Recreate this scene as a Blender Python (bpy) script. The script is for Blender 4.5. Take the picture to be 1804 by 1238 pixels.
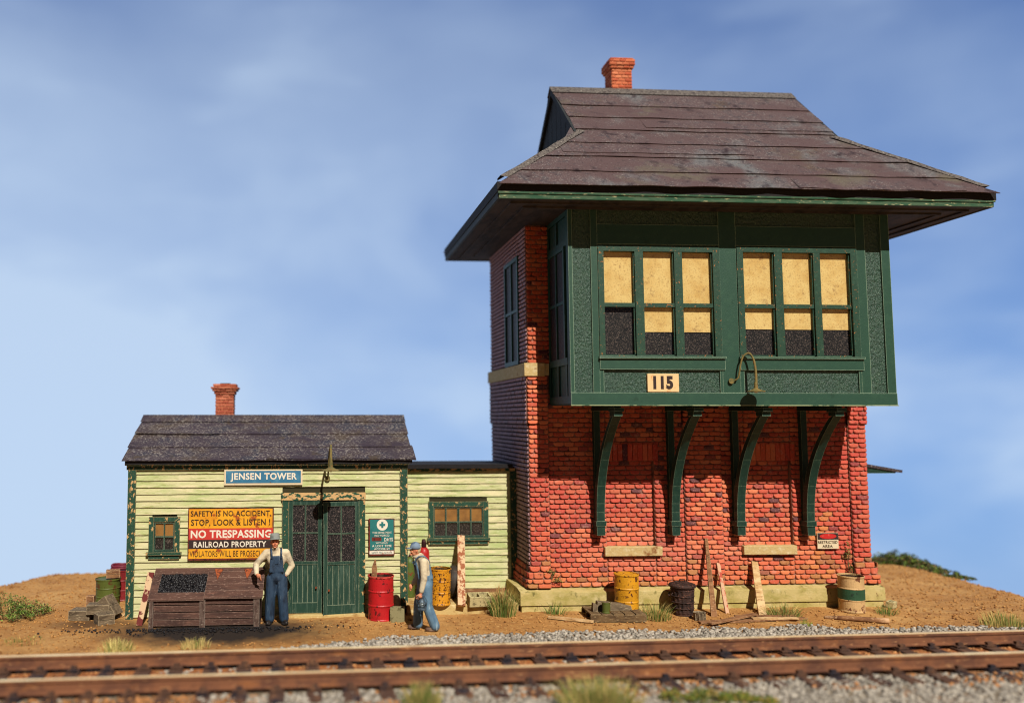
import bpy, bmesh, math, random
import numpy as np
from mathutils import Vector, Matrix, Euler, noise as mnoise
R_ = math.radians
random.seed(7); rng = np.random.default_rng(7)
for o in list(bpy.data.objects): bpy.data.objects.remove(o)
SC = bpy.context.scene; COL = SC.collection

# ------------------------------------------------------------ camera
FPX, CX, CY, PW, PH = 1445.0, 650.0, 619.0, 1804.0, 1238.0
PITCH, YAW, CAMZ = R_(4.63), R_(3.84), 4.00
cam = bpy.data.cameras.new('camera'); cam_o = bpy.data.objects.new('camera', cam); COL.objects.link(cam_o)
cam.sensor_width = 36; cam.lens = FPX/PW*36; cam.shift_x = (PW/2-CX)/PW
cam_o.location = (0, 0, CAMZ); cam_o.rotation_euler = (R_(90)+PITCH, 0, -YAW)
cam.clip_end = 2000; cam.clip_start = .1
cam.dof.use_dof = True; cam.dof.focus_distance = 16.5; cam.dof.aperture_fstop = cam.lens/1000/.23
SC.camera = cam_o
RM = Euler((R_(90)+PITCH, 0, -YAW)).to_matrix()
def ray(px, py): return RM @ Vector(((px-CX)/FPX, -(py-CY)/FPX, -1))
def U(px, py, Y):          # photo point on the plane Y = const -> X, Z
    r = ray(px, py); t = Y/r.y; return r.x*t, CAMZ+r.z*t
def US(px, py, X):         # on the plane X = const -> Y, Z
    r = ray(px, py); t = X/r.x; return r.y*t, CAMZ+r.z*t
def G(px, py, z=0.0):      # on the plane Z = z
    r = ray(px, py); t = (z-CAMZ)/r.z; return Vector((r.x*t, r.y*t, z))
def RC(p0, q0, p1, q1, Y): # photo rectangle on plane Y -> X0, X1, Z0, Z1
    ym = (q0+q1)/2; xm = (p0+p1)/2
    return U(p0, ym, Y)[0], U(p1, ym, Y)[0], U(xm, q1, Y)[1], U(xm, q0, Y)[1]

# ------------------------------------------------------------ sky and sun
SUNV = Vector((-0.20, 1.0, -1.0)).normalized()          # the way the light travels
W = bpy.data.worlds.new('World'); SC.world = W; W.use_nodes = True
nt = W.node_tree; N = nt.nodes; L = nt.links
bg = N['Background']
tc = N.new('ShaderNodeTexCoord')
sep = N.new('ShaderNodeSeparateXYZ'); L.new(tc.outputs['Generated'], sep.inputs[0])
def wmath(op, a, b=None, clamp=False):
    m = N.new('ShaderNodeMath'); m.operation = op; m.use_clamp = clamp
    for i, s in enumerate((a, b)):
        if s is None: continue
        if hasattr(s, 'type'): L.new(s, m.inputs[i])
        else: m.inputs[i].default_value = s
    return m.outputs[0]
elev = wmath('ADD', wmath('MULTIPLY', sep.outputs['Z'], .75), .16)
elev = wmath('MAXIMUM', elev, .04)
cmb = N.new('ShaderNodeCombineXYZ'); L.new(sep.outputs['X'], cmb.inputs[0]); L.new(sep.outputs['Y'], cmb.inputs[1]); L.new(elev, cmb.inputs[2])
sky = N.new('ShaderNodeTexSky'); sky.sky_type = 'NISHITA'; sky.sun_disc = False
sky.sun_elevation = R_(44.5); sky.sun_rotation = math.atan2(-SUNV.x, -SUNV.y)
sky.air_density = 1.0; sky.dust_density = 1.2; sky.ozone_density = 2.2
L.new(cmb.outputs[0], sky.inputs[0])
def ramp(val, stops):
    r = N.new('ShaderNodeValToRGB'); e = r.color_ramp.elements
    while len(e) < len(stops): e.new(.5)
    for k, (p, c) in enumerate(stops): e[k].position = p; e[k].color = (*c, 1)
    L.new(val, r.inputs[0]); return r.outputs[0]
def mixrgb(f, a, b, mode='MIX'):
    x = N.new('ShaderNodeMixRGB'); x.blend_type = mode
    for k, v in enumerate((f, a, b)):
        if hasattr(v, 'type'): L.new(v, x.inputs[k])
        elif k == 0: x.inputs[0].default_value = v
        else: x.inputs[k].default_value = (*v, 1)
    return x.outputs[0]
def mrange(v, a, b, c=0, d=1):
    r = N.new('ShaderNodeMapRange'); r.inputs[1].default_value = a; r.inputs[2].default_value = b; r.inputs[3].default_value = c; r.inputs[4].default_value = d; L.new(v, r.inputs[0]); return r.outputs[0]
Z_, X_, Y_ = sep.outputs['Z'], sep.outputs['X'], sep.outputs['Y']
blue = ramp(mrange(Z_, -.2, .6), [(0, (.21, .40, .76)), (.25, (.17, .34, .72)), (.5, (.12, .245, .57)), (.75, (.092, .178, .43)), (1, (.082, .155, .38))])
grad = mixrgb(1.0, blue, (10, 10, 10), 'MULTIPLY')
base = mixrgb(.80, sky.outputs[0], grad)
def cloud(scale, st, lo, hi, seed, rot, dist=.6):
    mp = N.new('ShaderNodeMapping'); mp.inputs['Scale'].default_value = st; mp.inputs['Location'].default_value = (seed, seed*.7, seed*.3); mp.inputs['Rotation'].default_value = (0, rot, 0)
    L.new(tc.outputs['Generated'], mp.inputs[0])
    n = N.new('ShaderNodeTexNoise'); n.inputs['Scale'].default_value = scale; n.inputs['Detail'].default_value = 8; n.inputs['Roughness'].default_value = .48; n.inputs['Distortion'].default_value = dist
    L.new(mp.outputs[0], n.inputs[0])
    r = N.new('ShaderNodeMapRange'); r.interpolation_type = 'SMOOTHSTEP'; r.inputs[1].default_value = lo; r.inputs[2].default_value = hi; L.new(n.outputs[0], r.inputs[0]); return r.outputs[0]
c1 = cloud(2.4, (1, 1, 1.5), .38, .72, 3.1, .6, .3); c2 = cloud(3.0, (1, 1, 2.6), .40, .80, 8.3, -.35, .2); c3 = cloud(6, (1, .6, 3), .5, .85, 5.2, -.5, .3)
low = mrange(Z_, .44, -.02); left = mrange(X_, .42, -.30)
hz = wmath('MULTIPLY', left, wmath('ADD', wmath('MULTIPLY', low, .78), .14))
lowband = mrange(Z_, .16, -.12, 0, .62)
cf = wmath('ADD', wmath('ADD', hz, wmath('MULTIPLY', c1, wmath('ADD', wmath('MULTIPLY', low, .42), .16))), wmath('ADD', wmath('MULTIPLY', c2, wmath('ADD', wmath('MULTIPLY', lowband, 1.3), .16)), wmath('MULTIPLY', c3, .16)))
cf = wmath('MINIMUM', cf, .82)
col = mixrgb(cf, base, (5.3, 6.6, 8.3))
back = mrange(Y_, .35, -.1, 1, .10)  # unseen sky behind the camera dimmed to deepen shade on the facade
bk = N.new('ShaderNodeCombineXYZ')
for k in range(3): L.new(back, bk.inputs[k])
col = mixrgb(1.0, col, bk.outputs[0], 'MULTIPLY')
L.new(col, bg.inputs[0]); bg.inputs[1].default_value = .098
sun = bpy.data.lights.new('sun', 'SUN'); sun.energy = 5.0; sun.angle = R_(.55); sun.color = (1, .94, .84)
sun_o = bpy.data.objects.new('sun', sun); COL.objects.link(sun_o); sun_o.rotation_euler = SUNV.to_track_quat('-Z', 'Y').to_euler(); sun_o.location = (5, -10, 30)
SC.view_settings.view_transform = 'Standard'; SC.view_settings.look = 'None'; SC.view_settings.exposure = 0.18; SC.view_settings.gamma = 1
SC.render.engine = 'CYCLES'; SC.cycles.filter_width = 1.1; SC.cycles.max_bounces = 5; SC.cycles.diffuse_bounces = 2; SC.cycles.transparent_max_bounces = 8

# ------------------------------------------------------------ materials
def S(r, g, b, k=1.25):    # photo colour of a sunlit surface -> base colour
    def f(c):
        c /= 255; return (c/12.92 if c <= .04045 else ((c+.055)/1.055)**2.4)/k
    return (f(r), f(g), f(b), 1)
MC = {}
def M(name, base, layers=(), rough=.85, bump=(), vcol=False, spec=.25, metal=0.0, coords='Object', edge=None):
    if name in MC: return MC[name]
    m = bpy.data.materials.new(name); m.use_nodes = True; t = m.node_tree; n = t.nodes; l = t.links
    p = n['Principled BSDF']; p.inputs['Roughness'].default_value = rough; p.inputs['Specular IOR Level'].default_value = spec; p.inputs['Metallic'].default_value = metal
    c = n.new('ShaderNodeTexCoord'); src = c.outputs[coords]
    def nz(scale, stretch, detail, seed=0, ro=.6):
        mp = n.new('ShaderNodeMapping'); mp.inputs['Scale'].default_value = stretch; mp.inputs['Location'].default_value = (seed*1.7, seed*.9, seed*2.3); l.new(src, mp.inputs[0])
        q = n.new('ShaderNodeTexNoise'); q.inputs['Scale'].default_value = scale; q.inputs['Detail'].default_value = detail; q.inputs['Roughness'].default_value = ro; l.new(mp.outputs[0], q.inputs[0]); return q.outputs[0]
    if vcol:
        a = n.new('ShaderNodeAttribute'); a.attribute_name = 'Col'; cur = a.outputs['Color']
    else:
        a = n.new('ShaderNodeRGB'); a.outputs[0].default_value = base; cur = a.outputs[0]
    for i, (colr, scale, lo, hi, st) in enumerate(layers):
        f = nz(scale, st, 6, i+1+len(name)); r = n.new('ShaderNodeMapRange'); r.inputs[1].default_value = lo; r.inputs[2].default_value = hi; l.new(f, r.inputs[0])
        x = n.new('ShaderNodeMixRGB'); l.new(r.outputs[0], x.inputs[0]); l.new(cur, x.inputs[1]); x.inputs[2].default_value = colr; cur = x.outputs[0]
    if edge:
        ec, er = edge; bv = n.new('ShaderNodeBevel'); bv.inputs['Radius'].default_value = er; bv.samples = 4; ge_ = n.new('ShaderNodeNewGeometry')
        dt = n.new('ShaderNodeVectorMath'); dt.operation = 'DOT_PRODUCT'; l.new(bv.outputs[0], dt.inputs[0]); l.new(ge_.outputs['True Normal'], dt.inputs[1])
        f = nz(22, I3, 6, 50); ad = n.new('ShaderNodeMath'); ad.operation = 'MULTIPLY_ADD'; l.new(f, ad.inputs[0]); ad.inputs[1].default_value = -.26; l.new(dt.outputs['Value'], ad.inputs[2])
        r = n.new('ShaderNodeMapRange'); r.inputs[1].default_value = .80; r.inputs[2].default_value = .70; l.new(ad.outputs[0], r.inputs[0])
        x = n.new('ShaderNodeMixRGB'); l.new(r.outputs[0], x.inputs[0]); l.new(cur, x.inputs[1]); x.inputs[2].default_value = ec; cur = x.outputs[0]
    l.new(cur, p.inputs['Base Color'])
    prev = None
    for i, (scale, dist, st) in enumerate(bump):
        f = nz(scale, st, 5, 20+i); b = n.new('ShaderNodeBump'); b.inputs['Strength'].default_value = 1; b.inputs['Distance'].default_value = dist; l.new(f, b.inputs['Height'])
        if prev: l.new(prev, b.inputs['Normal'])
        prev = b.outputs[0]
    if prev: l.new(prev, p.inputs['Normal'])
    MC[name] = m; return m
I3 = (1, 1, 1)
TAN = S(205, 165, 110)
m_siding = M('weathered_yellow_green_clapboard', S(208, 203, 154), [(S(178, 190, 124), 2.2, .42, .66, (.55, 1, 1.6)), (S(226, 214, 168), 5, .5, .66, (.3, 1, 2)), (S(156, 160, 96), 14, .56, .66, (.22, 1, 2.4)), (S(232, 222, 186), 30, .58, .68, (.25, 1, 2)), (S(110, 108, 60), 34, .66, .74, (.25, 1, 1.5)), (S(150, 112, 60), 1.3, .66, .76, I3)], .8, [(60, .006, (.25, 1, 1.5))])
m_rot = M('rotten_bare_boards', S(120, 82, 55), [(S(170, 140, 100), 12, .5, .6, (.2, 1, 2))], .9, [(50, .006, (.2, 1, 1))])
m_trim = M('flaking_dark_green_paint', S(38, 72, 56), [(S(56, 92, 72), 20, .5, .7, I3), (TAN, 15, .57, .60, (1, 1, .7)), (S(150, 110, 65), 25, .62, .66, I3)], .6, [(30, .006, I3)], edge=(S(190, 170, 120), .012))
m_trimw = M('chipped_dark_green_frame_paint', S(38, 74, 58), [(S(56, 92, 72), 20, .5, .7, I3), (TAN, 12, .605, .63, (1, 1, .8)), (S(150, 110, 65), 30, .66, .7, I3)], .6, [(30, .006, I3)], edge=(S(196, 166, 116), .016))
m_trimless = M('dark_green_paint', S(30, 58, 48), [(S(46, 78, 62), 18, .5, .75, (1, 1, .5)), (S(120, 140, 118), 50, .68, .74, (1, 1, .3))], .5, [(40, .004, I3)], edge=(S(150, 168, 140), .014))
m_tanTrim = M('bare_tan_trim', S(212, 172, 118), [(S(40, 80, 60), 16, .5, .54, (.6, 1, 1)), (S(150, 105, 60), 8, .6, .7, I3)], .85, [(30, .006, I3)])
m_door = M('streaked_green_door_paint', S(36, 66, 54), [(S(74, 98, 84), 10, .5, .72, (2.5, 1, .25)), (S(150, 154, 128), 14, .62, .72, (4, 1, .25)), (S(20, 52, 40), 6, .6, .75, (2, 1, .3))], .6, [(50, .004, (3, 1, .3))], edge=(S(160, 168, 140), .012))
m_bay = M('stippled_green_paint', S(44, 82, 66), [(S(50, 90, 66), 5, .45, .75, I3), (S(120, 155, 125), 44, .61, .72, (1, 1, .5))], .38, [(24, .075, (1, 1, .6)), (80, .014, I3)], spec=.9)
m_bayboard = M('smooth_green_board_paint', S(38, 76, 60), [(S(48, 86, 66), 7, .5, .75, I3), (S(110, 140, 116), 60, .68, .74, (.5, 1, 1)), (S(24, 60, 44), 4, .62, .75, I3)], .5, [(55, .004, I3)], spec=.4, edge=(S(160, 184, 156), .024))
m_bayrust = M('green_window_frame_with_rust_flakes', S(34, 68, 52), [(S(48, 84, 66), 14, .5, .7, I3), (S(176, 112, 56), 22, .625, .65, (1, 1, .8))], .5, [(40, .004, I3)], spec=.4)
m_bayshadow = M('blue_grey_green_paint', S(34, 74, 66), [(S(58, 92, 84), 10, .5, .75, I3)], .5, [(40, .004, I3)])  # green for the flanks, their blue-grey shade put into the colour
m_brick = M('fired_brick', (1, 1, 1, 1), [(S(226, 150, 124), 30, .55, .8, I3), (S(60, 28, 30), 14, .60, .8, I3), (S(214, 160, 140), 3.5, .6, .85, I3)], .75, [(60, .006, I3), (20, .008, I3)], vcol=True, spec=.3)
m_mortar = M('grimy_mortar', S(158, 112, 94), [(S(96, 62, 54), 3, .48, .64, I3), (S(175, 145, 120), 12, .6, .7, I3)], .95, [(60, .006, I3)])
m_chim = M('orange_chimney_brick', (1, 1, 1, 1), [(S(235, 170, 130), 40, .62, .7, I3)], .85, [(50, .006, I3)], vcol=True)
m_found = M('mossy_yellow_concrete', S(204, 184, 122), [(S(172, 158, 88), 2.2, .45, .62, (1, 1, 1.5)), (S(215, 196, 140), 6, .55, .7, I3), (S(124, 116, 62), 5, .60, .7, (1.4, 1, .7)), (S(120, 82, 50), 4, .67, .73, (1, 1, .6))], .9, [(30, .008, I3), (5, .012, I3)])
m_stone = M('stained_sandstone', S(206, 178, 122), [(S(150, 100, 60), 4, .58, .68, I3), (S(225, 205, 160), 12, .5, .7, I3)], .9, [(30, .01, I3)])
m_slab = M('dusty_concrete_slab', S(205, 178, 118), [(S(170, 132, 78), 3, .48, .62, I3), (S(225, 205, 155), 9, .55, .7, I3)], .95, [(25, .01, I3)])
m_roofT = M('purple_brown_tar_paper', S(106, 86, 86, 1.7), [(S(108, 90, 66, 1.75), .8, .58, .74, (1, 1, .6)), (S(122, 122, 124, 1.75), .55, .52, .64, (1.4, 1, 1)), (S(74, 68, 74, 1.75), 7, .5, .7, (1, 1, 1)), (S(156, 146, 142, 1.75), 24, .575, .64, (1, 1.2, 1)), (S(180, 172, 166, 1.75), 60, .64, .69, I3), (S(104, 82, 82, 1.7), 1.1, .50, .60, (.7, 1, 1)), (S(112, 102, 88, 1.6), .9, .61, .70, (.6, 1, 1)), (S(178, 172, 166, 1.6), 34, .655, .70, (1, 1.2, 1)), (S(44, 36, 40, 1.6), 22, .64, .70, (1, .6, 1)), (S(30, 26, 30, 1.75), 30, .62, .68, (.8, 1, 1)), (S(60, 44, 48, 1.75), 2.5, .58, .7, I3)], .78, [(45, .008, I3), (6, .01, I3)])
m_roofS = M('grey_black_tar_paper', S(80, 68, 76, 1.75), [(S(92, 76, 64, 1.75), 1.3, .5, .65, I3), (S(60, 60, 74, 1.75), 1.8, .5, .62, I3), (S(168, 158, 150, 1.75), 20, .54, .61, (1, 1.4, 1)), (S(180, 172, 160, 1.75), 50, .61, .66, I3), (S(72, 60, 70, 1.75), 1.7, .50, .66, (.7, 1, 1)), (S(92, 78, 66, 1.75), 2.6, .58, .7, I3), (S(24, 20, 26, 1.75), 26, .6, .66, I3)], .78, [(45, .009, I3), (6, .012, I3)])
m_cap = M('pale_worn_tar_paper_edge', S(120, 112, 106, 1.6), [(S(70, 62, 62, 1.6), 20, .48, .6, I3), (S(190, 184, 172, 1.6), 26, .6, .68, I3)], .85, [(40, .008, I3)])
m_black = M('tarred_black_edge', S(34, 32, 34), [(S(66, 60, 58), 30, .58, .7, I3)], .8, [(40, .005, I3)])
m_soffit = M('dark_stained_soffit', S(74, 66, 62), [(S(50, 46, 46), 4, .45, .6, (1, .4, 1)), (S(100, 88, 80), 30, .6, .7, (.4, 2, 1))], .85, [(30, .004, I3)])
m_gable = M('dark_board_gable', S(42, 46, 48), [(S(66, 72, 74), 12, .5, .7, (1, 4, .3))], .8)
m_shade = M('cream_window_blind', S(248, 214, 142), [(S(232, 190, 116), 3.2, .42, .66, I3), (S(205, 164, 104), 30, .52, .70, I3), (S(176, 136, 88), 6, .60, .74, I3), (S(150, 120, 84), 70, .64, .70, I3)], .9, [(60, .003, I3)])
m_shadeb = M('brown_window_blind', S(168, 118, 62), [(S(140, 96, 52), 4, .45, .65, I3)], .9)
m_dark = M('black_blackout_film', S(50, 42, 42), [(S(20, 18, 20), 30, .4, .5, I3), (S(140, 124, 116), 60, .56, .66, I3)], .55, [(80, .006, I3)])
m_sign_o = M('orange_yellow_enamel', S(242, 172, 40), [(S(222, 140, 30), 3, .5, .7, I3), (S(168, 80, 34), 5, .58, .64, I3), (S(120, 60, 30), 14, .65, .68, I3)], .6)
m_sign_r = M('red_enamel', S(205, 62, 52), [(S(226, 120, 100), 7, .6, .7, I3)], .6)
m_sign_k = M('dark_brown_enamel', S(58, 42, 40), [(S(90, 70, 62), 12, .6, .7, I3)], .6)
m_sign_b = M('blue_enamel', S(58, 118, 152), [(S(84, 142, 170), 5, .5, .7, I3), (S(90, 62, 52), 10, .61, .65, I3)], .6)
m_sign_g = M('teal_green_enamel', S(44, 120, 118), [(S(30, 96, 96), 4, .5, .7, I3), (S(120, 60, 40), 7, .66, .69, I3)], .55)
m_sign_w = M('cream_enamel', S(232, 212, 176), [(S(200, 150, 100), 8, .62, .68, I3)], .7)
m_ink_w = M('white_lettering', S(240, 230, 210), [(S(190, 110, 80), 12, .60, .66, I3)], .7)
m_ink_k = M('black_lettering', S(64, 42, 26), [(S(170, 110, 46), 14, .58, .64, I3)], .7)
m_ink_r = M('red_lettering', S(205, 44, 40), [(S(235, 120, 100), 16, .6, .7, I3)], .6)
m_rustframe = M('rusty_sign_edge', S(120, 50, 40), [(S(70, 36, 30), 12, .5, .6, I3)], .85)
m_plate = M('peach_number_plate', S(240, 205, 150), [(S(220, 150, 90), 5, .6, .68, I3)], .75)
m_lamp = M('olive_rusty_iron', S(134, 116, 66), [(S(98, 96, 58), 10, .45, .6, I3), (S(150, 98, 52), 16, .58, .66, I3)], .75, [(40, .004, I3)])
def paintm(name, c, rust, lo=.58, sc=8, rough=.5):
    return M(name, c, [(tuple(x*.72 for x in c[:3])+(1,), 3, .45, .7, I3), (rust, sc, lo, lo+.035, (1, 1, .8)), (tuple(x*.45 for x in rust[:3])+(1,), sc*2.2, lo+.06, lo+.1, I3)], rough, [(30, .006, I3)], spec=.4)
m_redp = paintm('red_drum_paint', S(196, 30, 36), S(96, 22, 24), .6, 9, .45)
m_redd = paintm('dark_red_drum_paint', S(138, 30, 34), S(70, 24, 24), .58, 8)
m_redlite = paintm('scraped_red_rim', S(214, 76, 66), S(120, 30, 26), .56, 14)
m_yelp = paintm('yellow_drum_paint', S(226, 158, 28), S(96, 50, 20), .575, 15)
m_yelp2 = paintm('rusty_yellow_drum_paint', S(222, 150, 30), S(88, 48, 22), .54, 17)
m_grnp = paintm('olive_green_drum_paint', S(92, 102, 42), S(96, 60, 30), .57, 5)
m_tanp = paintm('tan_drum_paint', S(218, 178, 122), S(118, 70, 42), .58, 8, .7)
m_gband = paintm('green_band_paint', S(44, 84, 56), S(30, 56, 38), .58, 8, .6)
m_rustcan = M('blistered_black_rust', S(70, 50, 44), [(S(34, 24, 22), 7, .45, .6, I3), (S(132, 84, 64), 26, .58, .66, I3), (S(220, 206, 190), 12, .69, .71, I3)], .75, [(40, .012, I3)])
m_inside = M('dark_drum_inside', S(46, 32, 26), [(S(80, 50, 34), 8, .5, .6, I3)], .9)
m_tire = M('weathered_black_rubber', S(58, 50, 44), [(S(86, 74, 62), 9, .5, .7, I3)], .6, [(40, .004, I3)])
m_cyg = paintm('green_gas_cylinder_paint', S(90, 108, 44), S(124, 60, 34), .56, 9)
m_cyr = paintm('red_gas_cylinder_paint', S(190, 38, 38), S(90, 24, 24), .62, 8, .4)
m_cap2 = M('dark_steel_cap', S(60, 30, 30), [(S(90, 60, 50), 12, .5, .7, I3)], .4, metal=.3)
def woodm(name, a, b, c, k=1.0):
    return M(name, a, [(b, 9, .45, .62, (.4, 1, 1.0)), (c, 26, .56, .66, (.5, .6, 1.6))], .9, [(45, .008, (1, 1, .4))], edge=(tuple(min(1, v*1.35) for v in c[:3])+(1,), .012))
m_pale = woodm('pale_weathered_board', S(226, 192, 142), S(196, 156, 104), S(150, 112, 74))
m_grey = woodm('grey_weathered_timber', S(120, 102, 80), S(84, 70, 54), S(160, 142, 114))
m_brownw = woodm('brown_weathered_board', S(150, 106, 70), S(112, 74, 50), S(188, 150, 112))
m_peelw = M('white_paint_peeling_off_rust', S(218, 184, 144), [(S(160, 96, 64), 9, .5, .56, (1, 1, .5)), (S(120, 60, 40), 16, .6, .66, I3)], .85, [(40, .008, I3)])
m_peelr = M('pink_paint_peeling_board', S(214, 170, 136), [(S(190, 84, 66), 11, .52, .58, (1, 1, .4))], .85, [(40, .008, I3)])
m_peelm = M('cream_board_with_maroon_stains', S(212, 178, 140), [(S(108, 44, 40), 5, .49, .53, (1, 1, .6))], .85, [(40, .008, I3)])
m_bin = M('dark_brown_bunker_boards', S(94, 66, 56), [(S(72, 50, 44), 5, .45, .6, (.3, 1, 1)), (S(150, 122, 108), 34, .585, .68, (.4, 1, 1.4)), (S(120, 84, 70), 12, .58, .7, (.3, 1, 1))], .8, [(50, .008, (.3, 1, 1))], edge=(S(170, 140, 124), .012))
m_binpost = M('grey_worn_bunker_posts', S(112, 92, 82), [(S(80, 60, 52), 12, .45, .6, (1, 1, .4)), (S(166, 148, 132), 30, .58, .66, I3)], .85, [(50, .008, I3)], edge=(S(176, 160, 146), .014))
m_coal = M('glossy_coal', S(26, 24, 28), [(S(56, 54, 58), 14, .6, .7, I3)], .45, spec=.35)
m_rusth = M('orange_rusty_hinge', S(160, 82, 46), [(S(100, 50, 32), 20, .5, .6, I3)], .9)
m_block = M('grey_cinder_block', S(206, 190, 138), [(S(140, 128, 92), 14, .5, .62, I3)], .95, [(60, .01, I3)])
m_blockd = M('damp_cinder_block', S(150, 142, 104), [(S(110, 102, 70), 14, .5, .62, I3)], .95, [(60, .01, I3)])  # darker, greyer tone than the other blocks
m_rail = M('rusty_rail_steel', S(132, 86, 60), [(S(104, 68, 52), 2.5, .45, .6, I3), (S(156, 100, 60), 4, .56, .7, (.4, 1, 1)), (S(190, 140, 96), 20, .6, .7, (.3, 1, 1))], .7, [(30, .003, I3)])
m_railtop = M('worn_rail_head', S(226, 196, 150, 1.3), [(S(244, 226, 184, 1.3), 2, .5, .62, (.4, 1, 1)), (S(140, 92, 64, 1.5), 3, .58, .7, (.4, 1, 1))], .5, spec=.5)  # worn rail top, with its cream highlight painted into the colour
m_tie = M('dark_creosoted_tie', S(98, 70, 56, 1.5), [(S(140, 98, 70, 1.5), 5, .5, .66, (2, .4, 1)), (S(48, 44, 52, 1.5), 3, .5, .62, I3)], .85, [(40, .008, (2, .3, 1))])
m_spike = M('rusted_spike', S(84, 44, 36), [], .8)
m_dirt = M('sandy_brown_dirt', S(190, 136, 76), [(S(212, 162, 98), .7, .45, .65, I3), (S(164, 112, 62), 2.2, .52, .7, I3), (S(216, 168, 104), 9, .55, .7, I3), (S(120, 76, 40), 16, .6, .7, I3)], .97, [(26, .03, I3), (70, .014, I3)], coords='Object')
m_clod = M('dirt_clod', S(196, 144, 84), [(S(150, 100, 54), 3, .5, .6, I3)], .97)
m_coaldust = M('coal_stained_dirt', S(96, 74, 52), [(S(70, 56, 44), 3, .45, .6, I3), (S(140, 104, 66), 8, .55, .68, I3)], .95, [(30, .02, I3)])
m_ball = M('grey_ballast_stone', (1, 1, 1, 1), [], .9, [(40, .01, I3)], vcol=True)
m_ballg = M('gritty_grey_ground', S(156, 140, 116), [(S(110, 98, 84), 18, .45, .6, I3), (S(186, 124, 72), 1.1, .52, .68, I3)], .95, [(40, .02, I3)])
m_rustg = M('rust_stained_grit', S(176, 108, 60), [(S(130, 76, 46), 5, .45, .6, I3), (S(196, 140, 88), 14, .55, .68, I3)], .95, [(40, .02, I3)])
m_grass = M('dry_green_grass', (1, 1, 1, 1), [], .7, vcol=True)
m_leaf = M('small_leaf_foliage', (1, 1, 1, 1), [], .7, vcol=True)
m_twig = M('grey_twigs', S(120, 96, 64), [], .9)
m_skin = M('ruddy_skin', S(226, 150, 110), [(S(206, 116, 84), 14, .5, .65, I3)], .6)
m_shirt = M('cream_work_shirt', S(226, 208, 174), [(S(176, 160, 136), 5, .5, .65, I3), (S(228, 214, 184), 9, .55, .7, I3)], .85, [(14, .012, I3)])
m_navy = M('navy_denim', S(46, 68, 92), [(S(30, 44, 62), 6, .48, .62, (1, 1, .5)), (S(110, 128, 146), 8, .6, .7, (2, 1, .35))], .6, [(14, .014, (1, 1, .5))], spec=.4)
m_denim = M('faded_blue_denim', S(102, 134, 158), [(S(70, 98, 124), 6, .48, .62, (1, 1, .5)), (S(164, 186, 196), 8, .6, .7, (2, 1, .35))], .6, [(14, .014, (1, 1, .5))], spec=.4)
m_hat = M('grey_felt_hat', S(140, 144, 138), [(S(110, 116, 112), 9, .5, .62, I3)], .8)
m_capb = M('blue_grey_cloth_cap', S(128, 146, 166), [(S(86, 104, 128), 9, .5, .62, I3)], .8)
m_boot = M('black_work_boots', S(38, 34, 34), [(S(64, 58, 54), 12, .5, .65, I3)], .5)
m_bootb = M('brown_work_boots', S(92, 66, 50), [(S(120, 92, 70), 12, .5, .65, I3)], .6)
m_hair = M('pale_grey_hair', S(216, 190, 144), [], .9)
m_lips = M('lip_colour', S(170, 80, 66), [], .6)
m_eye = M('dark_eyes', S(50, 36, 34), [], .4)
m_lant = M('dark_grey_lantern_metal', S(82, 96, 108), [(S(54, 64, 74), 9, .45, .62, I3), (S(140, 148, 150), 22, .6, .7, I3)], .45, metal=.3)
def glassm():
    m = bpy.data.materials.new('window_glass'); m.use_nodes = True; t = m.node_tree; n = t.nodes; l = t.links
    for x in list(n): n.remove(x)
    o = n.new('ShaderNodeOutputMaterial'); mx = n.new('ShaderNodeMixShader'); tr = n.new('ShaderNodeBsdfTransparent'); gl = n.new('ShaderNodeBsdfGlossy')
    tr.inputs[0].default_value = (.93, .94, .92, 1); gl.inputs[0].default_value = (.8, .85, .9, 1); gl.inputs[1].default_value = .12; mx.inputs[0].default_value = .045
    l.new(tr.outputs[0], mx.inputs[1]); l.new(gl.outputs[0], mx.inputs[2]); l.new(mx.outputs[0], o.inputs[0]); return m
m_glass = glassm()

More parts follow.
